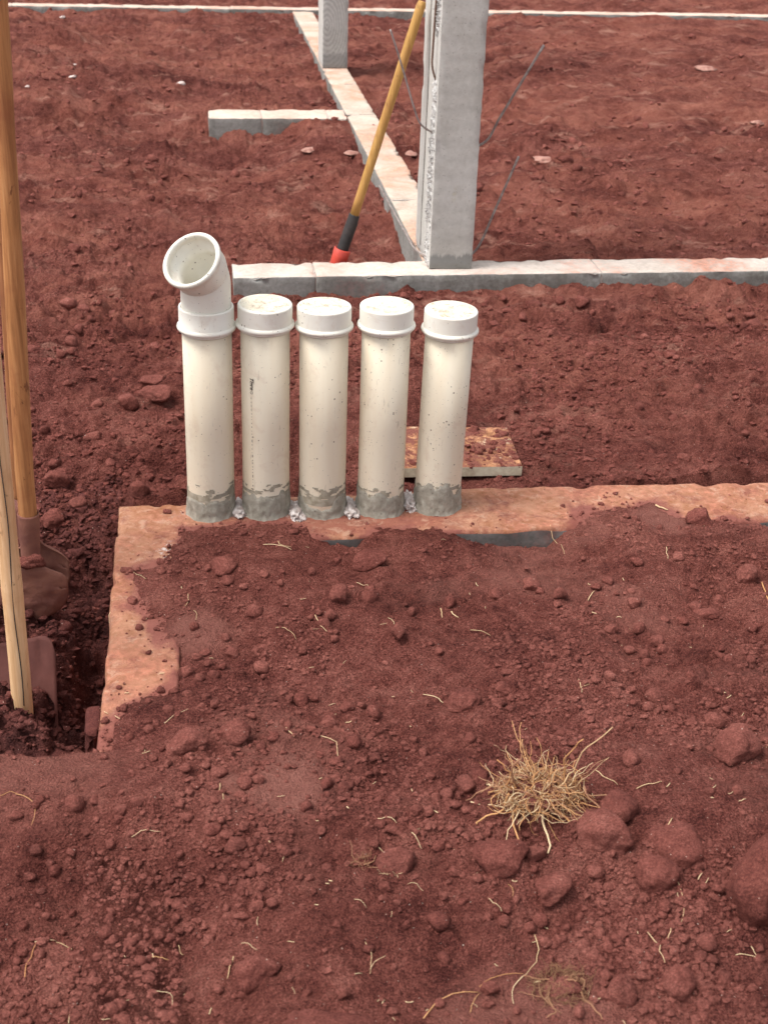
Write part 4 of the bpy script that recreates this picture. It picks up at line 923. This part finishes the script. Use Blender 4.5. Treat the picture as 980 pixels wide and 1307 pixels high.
MED = [(453,945,22),(419,922,20),(476,908,18),(348,940,17),(314,998,22),(330,994,15),(278,986,24),(417,998,20),(95,1023,27),(176,1022,20),(155,1032,20),(270,1058,26),(300,1075,28),(492,1131,20),
 (530,1032,16),(347,1151,17),(328,1156,20),(204,1192,15),(217,1198,15),(175,1196,15),(314,1266,20),(292,1228,16),(242,1272,16),(144,1286,20),(391,1268,14),(438,1266,22),(47,1083,18),(70,1109,18),
 (142,1076,15),(53,1137,13),(135,1188,20),(333,1299,13),(279,1261,14),(908,919,28),(833,890,26),(827,902,18),(805,968,28),(596,999,27),(612,989,27),(570,1012,22),(760,1111,24),(625,1259,27),
 (903,1200,28),(872,1196,17),(860,1213,17),(675,1183,19),(695,1203,21),(642,1174,17),(688,1172,22),(559,1172,30),(560,1077,18),(547,1033,18),(567,1221,20),(777,1208,17),(940,1175,13),(899,1234,15),
 (925,1246,22),(897,1295,18),(776,1131,18),(849,1155,18),(774,1244,18),(677,745,26),(714,756,20),(776,740,18),(808,767,19),(888,773,18),(780,802,20),(817,801,20),(838,816,19),(845,827,16),(803,829,18),
 (821,834,17),(825,845,14),(778,865,18),(642,875,19),(832,887,22),(866,709,18),(812,715,18),(760,748,14),(574,767,18),(632,757,22),(290,740,18),(326,777,25),(472,760,25),(422,783,18),(414,793,20),
 (433,758,28),(508,804,25),(526,780,14),(296,832,21),(288,811,15),(240,856,20),(251,838,14),(262,832,14),(255,864,15),(272,860,16),(284,850,13),(266,846,12),(335,850,24),(338,835,12),(385,892,24),
 (400,891,12),(478,908,20),(443,903,20),(419,921,18),(275,897,15),(163,509,28),(69,590,18),(121,555,26),(88,389,20),(106,391,18),(95,315,18),(100,640,22),(140,590,16),(515,376,13),(535,378,11),(740,386,22),
 (715,382,14),(855,452,16),(640,690,14),(205,716,13),(170,765,14),(178,800,12),(190,930,14),(165,940,14),(215,905,15),(240,885,14),(205,880,12),(655,800,15),(560,830,14),(700,850,13),(730,820,14),
 (600,940,16),(540,960,14),(680,960,13),(880,860,15),(930,840,16),(960,800,15),(940,1010,18),(905,1010,14),(880,1140,14),(820,1180,15),(610,1120,18),(590,1150,14),(740,1170,14),(520,1180,13),(470,1210,14),
 (430,1180,14),(395,1120,14),(410,1060,13),(240,1120,14),(110,1060,13),(30,1180,14),(85,1230,14),(190,1250,13),(560,1280,16),(500,1290,15),(660,1290,14),(740,1290,18),(820,1290,15),(960,1260,15),(970,1210,13)]
def clod_mesh(seed, sub=2, ang=0.5):
    Vb, Tb = ((I2, T2), (I3, T3), (I4, T4))[sub - 2]
    V = rock_shape(Vb, seed, ang, 0.11); me = bpy.data.meshes.new('clod'); me.from_pydata(V.tolist(), [], Tb.tolist()); me.materials.append(M['clod'])
    me.polygons.foreach_set('use_smooth', [True] * len(me.polygons)); me.update(); return me
CM = [clod_mesh(100 + k, 3, 0.5 + 0.05 * k) for k in range(10)]
def put_clod(name, me, px, py, wpx, hpx, rotz, sink=0.30, tilt=0.25):
    p = hit(px, py + hpx * 0.25); s = px2m(p) * 0.95; a = wpx * 0.5 * s; c_ = hpx * 0.5 * s
    o = bpy.data.objects.new(name, me); COL.objects.link(o); o.rotation_euler = (random.uniform(-tilt, tilt), random.uniform(-tilt, tilt), rotz)
    o.scale = (a, (a + c_) * 0.5, c_ * 1.05); o.location = (p[0], p[1], p[2] + c_ * (1 - 2 * sink) * 0.8); return o
for k, (px, py, wp, hp, ang, lb) in enumerate(BIG):
    V = rock_shape(I4, 340 + k, min(0.95, ang + 0.25), 0.125) * 1.08; me = bpy.data.meshes.new('soil_lump'); me.from_pydata(V.tolist(), [], T4.tolist()); me.materials.append(M['clod'])
    me.polygons.foreach_set('use_smooth', [True] * len(me.polygons))
    o = put_clod('soil_lump', me, px, py, wp, hp, random.uniform(-0.4, 0.4), 0.31 if wp < 74 else (0.62 if 'hump' in lb else 0.36), 0.12); tag(o, lb, 'soil lump')
n_small = 0
TU, BO = hit(686, 1014), hit(960, 1150)
def clod_tag(o):
    x, y = o.location[0], o.location[1]
    if y > 2.57: z = 'on rough ground between the elbow pipe and the digger' if x < 0.05 else 'on the ground between the pipes and the crosswise beam'
    elif x < LEG_X1 + 0.03 and y > 1.69: z = 'on or beside the side leg of the footing'
    elif math.hypot(x - TU[0], y - TU[1]) < 0.19: z = 'near the dry grass tuft'
    elif math.hypot(x - BO[0], y - BO[1]) < 0.24: z = 'in the pebbly patch by the biggest boulder'
    elif y > 2.0: z = 'on the slope just in front of the pipe footing'
    elif x < 0.02: z = 'on the earth just before the pit'
    else: z = 'on open soil away from footing, tuft and boulder'
    return tag(o, 'small clod of dark red soil ' + z, 'soil clod', 'small soil clods ' + z)
for (px, py, wp) in MED:
    o = put_clod('soil_clod', random.choice(CM), px, py, wp * 1.05, wp * random.uniform(0.72, 0.95), random.uniform(0, 6.28)); clod_tag(o); n_small += 1
# more clods of the same kind, found in patches
while n_small < 285:
    px, py = random.uniform(10, 970), random.choice([random.uniform(700, 1300), random.uniform(700, 1300), random.uniform(380, 640)])
    if px < 130 and 640 < py < 970: continue
    if 225 < px < 610 and py < 690: continue
    p = hit(px, py)
    if vn2(np.array([p[0] * 5.0]), np.array([p[1] * 5.0]), 123)[0] < 0.0: continue
    if LEG_X0 < p[0] < LEG_X1 and p[1] > 1.9 or FRONT_Y - 0.02 < p[1] < 2.57: continue
    wp = random.uniform(9, 15); o = put_clod('soil_clod', random.choice(CM), px, py, wp, wp * random.uniform(0.7, 0.95), random.uniform(0, 6.28)); clod_tag(o); n_small += 1
CMM = []
for me_ in CM: c2 = me_.copy(); c2.materials[0] = M['clod_moist']; CMM.append(c2)
# pit clods
for k in range(46):
    x, y = random.uniform(-0.62, -0.21), random.uniform(1.71, 2.5); z = float(H(x, y)[0]); r = random.uniform(0.007, 0.018) * (1.2 if y < 1.85 else 0.8)
    o = bpy.data.objects.new('soil_clod', random.choice(CM)); COL.objects.link(o); o.scale = (r, r * random.uniform(.8, 1.1), r * .85); o.location = (x, y, z + r * 0.35); o.rotation_euler = (random.uniform(-.6, .6), random.uniform(-.6, .6), random.uniform(0, 6))
    o.data = random.choice(CMM)
    tag(o, 'dark crumbly clod of freshly dug soil lying in the pit', 'soil clod', 'dug clods in the pit')

# pebbly crumbs nobody could count
def crumbs(name, n, Vb, T, rlo, rhi, xr, yr, seed, dens=None, mat=None, label=None, ydens=True, power=3.0, sink=0.40):
    r = np.random.default_rng(seed); m_ = int(n * 4)
    x = r.uniform(xr[0], xr[1], m_)
    y = 1 / (1 / yr[0] - r.uniform(0, 1, m_) * (1 / yr[0] - 1 / yr[1])) if ydens else r.uniform(yr[0], yr[1], m_)
    keep = np.abs(x - 0.2 - 0.14 * y) < 0.34 * y + 0.25
    if dens is not None: keep &= r.uniform(0, 1, m_) < dens(x, y)
    x, y = x[keep][:n], y[keep][:n]; k = len(x); z = surf(x, y); s = rlo + (rhi - rlo) * r.uniform(0, 1, k) ** power
    nv = len(Vb); var = np.stack([rock_shape(Vb, seed * 7 + q, 0.8, 0.42) for q in range(16)]); P = var[r.integers(0, 16, k)]
    an = r.uniform(0, 6.28, k); ca, sa = np.cos(an)[:, None], np.sin(an)[:, None]; st = r.uniform(0.7, 1.3, (k, 1)); fl = r.uniform(0.55, 0.95, (k, 1))
    X = (P[:, :, 0] * ca - P[:, :, 1] * sa) * s[:, None] * st; Y = (P[:, :, 0] * sa + P[:, :, 1] * ca) * s[:, None]; Z = P[:, :, 2] * s[:, None] * fl
    V = np.stack([X + x[:, None], Y + y[:, None], Z + (z + s * (1 - 2 * sink) * 0.7)[:, None]], 2).reshape(-1, 3)
    TT = (T[None] + (np.arange(k) * nv)[:, None, None]).reshape(-1, 3); o = mk_fast(name, V, TT, mat or M['clod'], len(Vb) > 12); return tag(o, label, 'crumbs', None, 'stuff')
def dn_front(x, y):
    q = sstep(-0.15, 0.65, fbm2(x * 4.5, y * 4.5, 3, 201)) * 0.94 + 0.06
    on = ((x > LEG_X0) & (x < LEG_X1)) | (y > FRONT_Y - 0.005); bare = on & (H(x, y) < -0.004)
    sdd = poly_sd(x, y, EXPO); q = q * (1 - 0.93 * hollow(x, y)); return np.where(bare & (y < 2.57), 0.03 + 0.75 * np.exp(-np.maximum(sdd, 0) / 0.016), q)
crumbs('soil_crumbs', 19000, I1, T1, 0.0012, 0.0060, (-0.9, 1.5), (0.95, 2.6), 11, dn_front, None, 'fine red soil crumbs sprinkled over the foreground earth', True, 3.5)
crumbs('soil_crumbs', 1700, I2, T2, 0.0040, 0.0095, (-0.9, 1.5), (0.95, 2.55), 12, dn_front, None, 'pea-sized soil pebbles gathered in patches in the foreground', True, 2.5)
crumbs('soil_crumbs', 13000, I1, T1, 0.002, 0.011, (-1.5, 2.4), (2.6, 4.08), 13, lambda x, y: 0.15 + 0.85 * sstep(-0.3, 0.6, fbm2(x * 3, y * 3, 3, 203)), None, 'loose soil crumbs between the pipes and the crosswise beam', False, 4)
crumbs('soil_crumbs', 7000, I1, T1, 0.004, 0.018, (-3, 6), (4.3, 12), 14, lambda x, y: 0.2 + 0.8 * sstep(-0.2, 0.6, fbm2(x * 1.6, y * 1.6, 3, 205)), None, 'soil crumbs scattered over the ground beyond the crosswise beam', True, 5.0)
crumbs('soil_crumbs', 900, I2, T2, 0.008, 0.026, (-3, 6), (2.62, 10.2), 16, lambda x, y: np.where((y > 4.05) & (y < 4.3), 0, sstep(-0.1, 0.5, fbm2(x * 1.3, y * 1.3, 3, 207))), None, 'walnut-sized soil lumps spread over the ground behind the pipes', True, 3.0)
r_ = np.random.default_rng(5)
crumbs('dug_soil', 7000, I1, T1, 0.0015, 0.010, (-0.75, -0.20), (1.70, 2.75), 15, None, M['clod_moist'], 'dark moist crumbs of dug soil filling the pit', False, 3.0)

# ------------------------------------------------------------------ straws, roots, tufts
def straw_pts(p, q, sag, seed, lift):
    r = np.random.default_rng(seed); P = []
    side = np.array([-(q - p)[1], (q - p)[0], 0]); 
    for t in np.linspace(0, 1, 7):
        c_ = p * (1 - t) + q * t + side * (sag * math.sin(math.pi * t) + 0.025 * r.normal() * math.sin(math.pi * t)); 
        c_[2] = float(surf(c_[0], c_[1])[0]) + lift * (0.35 + r.uniform(0, 1)); P.append(c_)
    P = np.array(P); P[1:-1, 2] = 0.25 * P[:-2, 2] + 0.5 * P[1:-1, 2] + 0.25 * P[2:, 2]; return P
SN = [(100,1292,100,1292,0)]
STRAWS = [ # picture ends, bow, thickness px, what
 (398,940,430,978,.25,2.2,'straw','curved root fibre lying on the soil by a dusty hollow'), (402,787,417,808,.0,2.2,'straw','short pale straw near the flat soil flake'),
 (352,802,378,818,.1,1.6,'straw','thin straw below the short pale straw'), (336,696,372,703,.1,2.0,'straw','pale straw in front of the printed pipe'),
 (355,692,372,700,-.3,2.0,'straw','crooked straw scrap in front of the printed pipe'), (160,727,186,741,.05,1.5,'straw','thin straw lying across the footing leg'),
 (210,925,240,908,.12,1.6,'straw','straw by the wide angular soil lump'), (365,932,375,942,.1,3.0,'straw','white straw chip beside a rounded lump'),
 (281,1003,285,1022,.0,2.6,'straw','upright-lying pale straw chip'), (168,1070,205,1064,.08,2.0,'straw','light straw below the pit corner'),
 (0,1017,22,1015,.1,1.6,'straw_orange','thin straight root fibre on the smooth earth before the pit'), (20,1015,40,1055,.25,1.8,'straw_orange','hooked root fibre on the earth before the pit'),
 (45,1205,72,1202,.0,3.0,'straw','pale end of a bent twig on crumbly soil'), (32,1250,46,1206,.05,2.6,'straw_orange','reddish stem of a bent twig on crumbly soil'),
 (72,1204,92,1214,.0,2.2,'straw','twig tip broken off the bent twig'), (298,1222,290,1252,.0,3.0,'straw','straw stuck against the flat-topped lump'),
 (308,1206,328,1216,.1,1.8,'straw','thin straw above the flat-topped lump'), (228,1208,234,1222,.0,2.2,'straw','tiny straw chip on open soil'),
 (190,1224,215,1228,.1,2.0,'straw_orange','reddish rootlet on open soil'), (200,1268,220,1285,.3,1.6,'straw','small crinkled straw on crumbly soil'),
 (480,1080,508,1122,.12,1.6,'straw','fine root draped over the smooth oval lump'), (482,1047,506,1052,.15,2.2,'straw','pale curl of straw above the smooth oval lump'),
 (466,1204,472,1245,.08,2.0,'straw','slender straw standing at a slant on the soil'), (472,1240,492,1222,.15,1.6,'straw','side shoot of the slender straw'),
 (452,1150,468,1162,.1,1.6,'straw','small straw on soil near the smooth oval lump'), (525,1064,538,1086,.0,2.4,'straw','short thick straw by the smooth oval lump'),
 (682,1195,672,1245,.12,2.6,'straw','long bent straw beside the matted root clump'), (672,1245,655,1285,-.15,2.4,'straw','broken-off half of the long bent straw'),
 (540,1304,610,1268,.2,3.2,'straw_orange','long orange root half buried in the soil'), (612,1262,668,1246,.15,2.4,'straw_orange','orange root going on past a small lump'),
 (600,1295,612,1270,.1,1.8,'straw_orange','side rootlet of the long orange root'), (862,1120,866,1185,.1,2.0,'straw','vertical-lying thin root beside the round lump'),
 (826,1192,848,1232,.05,2.6,'straw','pale straw near the pebble patch'), (852,1200,858,1182,.0,2.2,'straw','short straw tip in the pebble patch'),
 (938,1222,972,1228,.05,2.2,'straw','straw on the pebble patch, crossed by a shorter one'), (958,1210,966,1224,.0,2.2,'straw','short straw crossing a longer one at the pebble patch'),
 (948,1112,948,1124,.0,2.4,'straw','small straw lying on the biggest boulder'), (932,1112,948,1108,.0,1.8,'straw_orange','thin straw on the biggest boulder'),
 (812,1008,844,1000,.05,2.6,'straw','pale straw on open soil near the dry grass tuft'), (760,985,788,1003,.0,2.6,'straw','thick pale straw behind the dry grass tuft'),
 (850,1058,858,1045,.0,2.8,'straw','straw chip on the buried dusty hump'), (868,1085,882,1096,.0,2.2,'straw','straw chip above the round ball-like lump'),
 (623,1148,640,1166,.05,2.0,'straw','pale straw below the angular leaf-shaped lump'), (648,1130,654,1146,.1,1.6,'straw_orange','rootlet below the angular leaf-shaped lump'),
 (920,968,934,980,.0,2.6,'straw','straw chip at the foot of the broad dark lump'), (540,888,570,903,.1,2.4,'straw','pale straw next to the ledge-like lump'),
 (600,805,626,812,.05,1.8,'straw','thin straw in the middle of the slope'), (576,782,585,790,.0,3.0,'straw','white chip on the slope'), (562,778,564,790,.0,3.0,'straw','upright white chip on the slope'),
 (750,768,758,756,.0,2.6,'straw','light straw chip among pebbles on the slope'), (740,880,752,874,.05,1.8,'straw','fine straw tip touching a forked straw'), (738,868,742,886,.05,1.8,'straw','forked straw on open soil'),
 (972,745,980,772,.0,3.6,'straw_orange','thick orange splinter at the footing end'), (836,646,852,652,.0,5.5,'straw','pale wood splinter on the soil tongue over the footing'), (455,745,470,752,.1,1.8,'straw','straw scrap by the lump in front of the middle pipe'),
 (240,760,236,775,.1,1.5,'straw','short straw on the soil near the dusty hollow by the footing leg'), (247,780,250,792,.1,1.5,'straw','short straw at the dusty hollow'), (495,790,503,800,.1,1.6,'straw','straw crumb below the middle pipe'),
 (700,690,720,708,.1,1.5,'straw','thin straw below the dark footing face'), (850,700,852,715,.0,1.8,'straw','short straw on the covered footing end'), (520,1130,540,1140,.1,1.5,'straw','thin straw on soil between the smooth oval lump and the tuft')]
for k, (ax_, ay, bx, by, sag, th, mt_, lb) in enumerate(STRAWS):
    p, q = hit(ax_, ay), hit(bx, by); s = px2m(p); P = straw_pts(p, q, sag, k, 0.003); V, Fc = tube(P, np.linspace(1.0, 0.6, 7) * th * 0.29 * s, 5, True, 0.7)
    o = tag(mk('root_fibre' if mt_ == 'straw_orange' else 'straw', V, Fc, M[mt_], None, p), lb, 'root' if mt_ == 'straw_orange' else 'straw'); o.location = tuple(p)
# straw litter
V = []; Fc = []; nb_ = 0; rr = np.random.default_rng(77)
for k in range(150):
    y = 1 / rr.uniform(1 / 2.35, 1 / 1.0); x = rr.uniform(-0.25, 0.2 + 0.55 * y)
    ln = rr.uniform(0.003, 0.014); an = rr.uniform(0, 6.28); p = np.array([x, y, 0]); q = p + ln * np.array([math.cos(an), math.sin(an), 0]); P = straw_pts(p, q, rr.uniform(-.08, .08), k, 0.0022)[::2]
    v_, f_ = tube(P, rr.uniform(0.0003, 0.0009), 4, True); V.append(v_); Fc += [[i + nb_ for i in f] for f in f_]; nb_ += len(v_)
tag(mk('straw_litter', np.concatenate(V), Fc, M['straw']), 'tiny bits of straw and root littered over the foreground soil', 'straw litter', None, 'stuff')

def stem(p, d, ln, r0, seed, kink, up=0.0, n=8):
    r = np.random.default_rng(seed); P = [np.array(p, float)]; d = np.array(d, float); d /= np.linalg.norm(d)
    for k in range(n - 1):
        d = d + kink * r.normal(size=3) * np.array([1, 1, 0.8]) + np.array([0, 0, up]); d /= np.linalg.norm(d); q = P[-1] + d * ln / (n - 1)
        hz = float(surf(q[0], q[1])[0]) + 0.002
        if q[2] < hz: q[2] = hz; d[2] = abs(d[2]) * 0.3
        P.append(q)
    return tube(P, np.linspace(r0, r0 * 0.55, n), 5, True, 0.7)
def tuft(cpx, cpy, rx, ry, nbig, nsmall, label, mats, talls, seed, hh, rs):
    c_ = hit(cpx, cpy); root = thing('dry_grass_tuft', c_, label, 'grass tuft'); r = np.random.default_rng(seed)
    V = rock_shape(I3, seed, 0.3, 0.35) * np.array([rx * 0.5, ry * 0.5, hh * 0.6]); mk('root_ball', V + c_ + np.array([0, 0, hh * 0.05]), T3, M['clod'], root, c_)
    for k, (tx, ty, w_) in enumerate(talls):
        tgt = atY(tx, ty, c_[1] + r.uniform(-0.01, 0.02))
        if ty > cpy - 8: tgt = hit(tx, ty) + np.array([0, 0, 0.005])
        st = c_ + np.array([r.uniform(-.3, .3) * rx + 0.45 * (tgt[0] - c_[0]), 0, hh * 0.55])
        P = []
        for t in np.linspace(0, 1, 11):
            q = st * (1 - t) + tgt * t + np.array([0.006 * math.sin(7 * t + k), 0.01 * math.sin(3 * t + k), -0.15 * abs(tgt[0] - st[0]) * math.sin(math.pi * t)]) ; P.append(q + 0.0012 * r.normal(size=3))
        v_, f_ = tube(P, np.linspace(w_, w_ * 0.6, 11), 6, True); mk('stem', v_, f_, M[mats[k % len(mats)]], root, c_)
    acc = {m_: ([], [], 0) for m_ in mats}
    for k in range(nbig + nsmall):
        an = r.uniform(0, 6.28); rad = math.sqrt(r.uniform(0, 1)); p = c_ + np.array([math.cos(an) * rx * rad * 0.75, math.sin(an) * ry * rad * 0.75, hh * (1 - 0.75 * rad * rad) * r.uniform(0.4, 1.15)])
        an2 = an + r.normal() * 1.1; d = np.array([math.cos(an2), math.sin(an2), r.uniform(-0.35, 0.55)])
        big = k < nbig; ln = r.uniform(0.03, 0.07) * rs if big else r.uniform(0.015, 0.045) * rs; rd = r.uniform(0.0005, 0.0011) if big else r.uniform(0.0003, 0.0007)
        if big and k % 5 == 0: ln *= 1.55; rd *= 0.8; d[2] = abs(d[2]) + 0.35
        v_, f_ = stem(p, d, ln, rd * (0.6 + 0.4 * rs), seed * 1000 + k, 0.34 if big else 0.5, -0.06); m_ = mats[int(r.integers(0, len(mats)))]
        if big: mk('stem', v_, f_, M[m_], root, c_)
        else:
            a_, b__, n_ = acc[m_]; a_.append(v_); b__ += [[i + n_ for i in f] for f in f_]; acc[m_] = (a_, b__, n_ + len(v_))
    for m_ in mats:
        a_, b__, n_ = acc[m_]
        if a_: tag(mk('matted_stems', np.concatenate(a_), b__, M[m_], root, c_), kind='stuff')
    return root
tuft(686, 1014, 0.086, 0.066, 125, 430, 'uprooted tuft of straw-coloured dry grass lying on the soil', ['straw', 'straw_orange', 'straw_dull', 'straw_orange'],
     [(778, 930, .0013), (736, 938, .0014), (662, 942, .0020), (637, 968, .0014), (605, 1032, .0014), (612, 1062, .0018), (790, 1020, .0014), (655, 1078, .0020), (694, 1086, .0022), (760, 1080, .0020), (787, 1052, .0014), (672, 950, .0012), (622, 1008, .0018), (618, 1016, .0014)], 3, 0.020, 1.0)
tuft(716, 1264, 0.052, 0.040, 8, 200, 'flat matted clump of dull roots sunk in the soil', ['straw_dull', 'straw_dull', 'straw_dull'], [(668, 1246, .0012), (760, 1300, .0012), (730, 1240, .0010), (700, 1300, .0010)], 5, 0.018, 0.65)
tuft(500, 1113, 0.022, 0.014, 4, 40, 'small wisp of fine roots beside the smooth oval lump', ['straw_dull', 'straw'], [], 6, 0.007, 0.4)
tuft(460, 1103, 0.020, 0.010, 3, 34, 'thin greyish wisp of roots a hand away from the smooth oval lump', ['straw_dull'], [], 8, 0.005, 0.4)

# ------------------------------------------------------------------ scraps and pale stones on the far ground
SC = [(96,80,6,'white scrap on the rough mound by the digger handle'), (117,89,9,'second white chip by the scrap on the rough mound'), (92,98,8,'white chip below the scrap on the rough mound'), (80,24,7,'pale scrap high on the rough mound'),
      (35,110,6,'pale scrap close to the digger handle'), (230,107,11,'flat white scrap on the open red ground'), (696,205,30,'flat pale pinkish stone beyond the leaning wires'), (900,88,26,'pale stone flake on open ground before the distant beam'),
      (965,158,22,'smaller pale flake on open ground beyond the crosswise beam'), (606,236,6,'white chip just beside the near column'), (446,196,20,'reddish pale stone beside the long beam'), (395,192,22,'pale clod beside the stub beam soil heap'), (522,197,20,'pale stone behind the near column')]
for k, (px, py, wp, lb) in enumerate(SC):
    p = hit(px, py); s = px2m(p) * wp * 0.5; V = rock_shape(I3, 700 + k, 0.9, 0.3) * np.array([s, s * 0.95, s * 0.22 if wp > 14 else s * 0.5])
    o = tag(mk('pale_stone' if 'stone' in lb or 'flake' in lb or 'clod' in lb else 'scrap', V, T3, M['pale_stone'] if wp > 16 else M['scrap']), lb, 'stone' if wp > 16 else 'scrap'); o.location = (p[0], p[1], p[2] + s * 0.12)

bpy.context.view_layer.update()
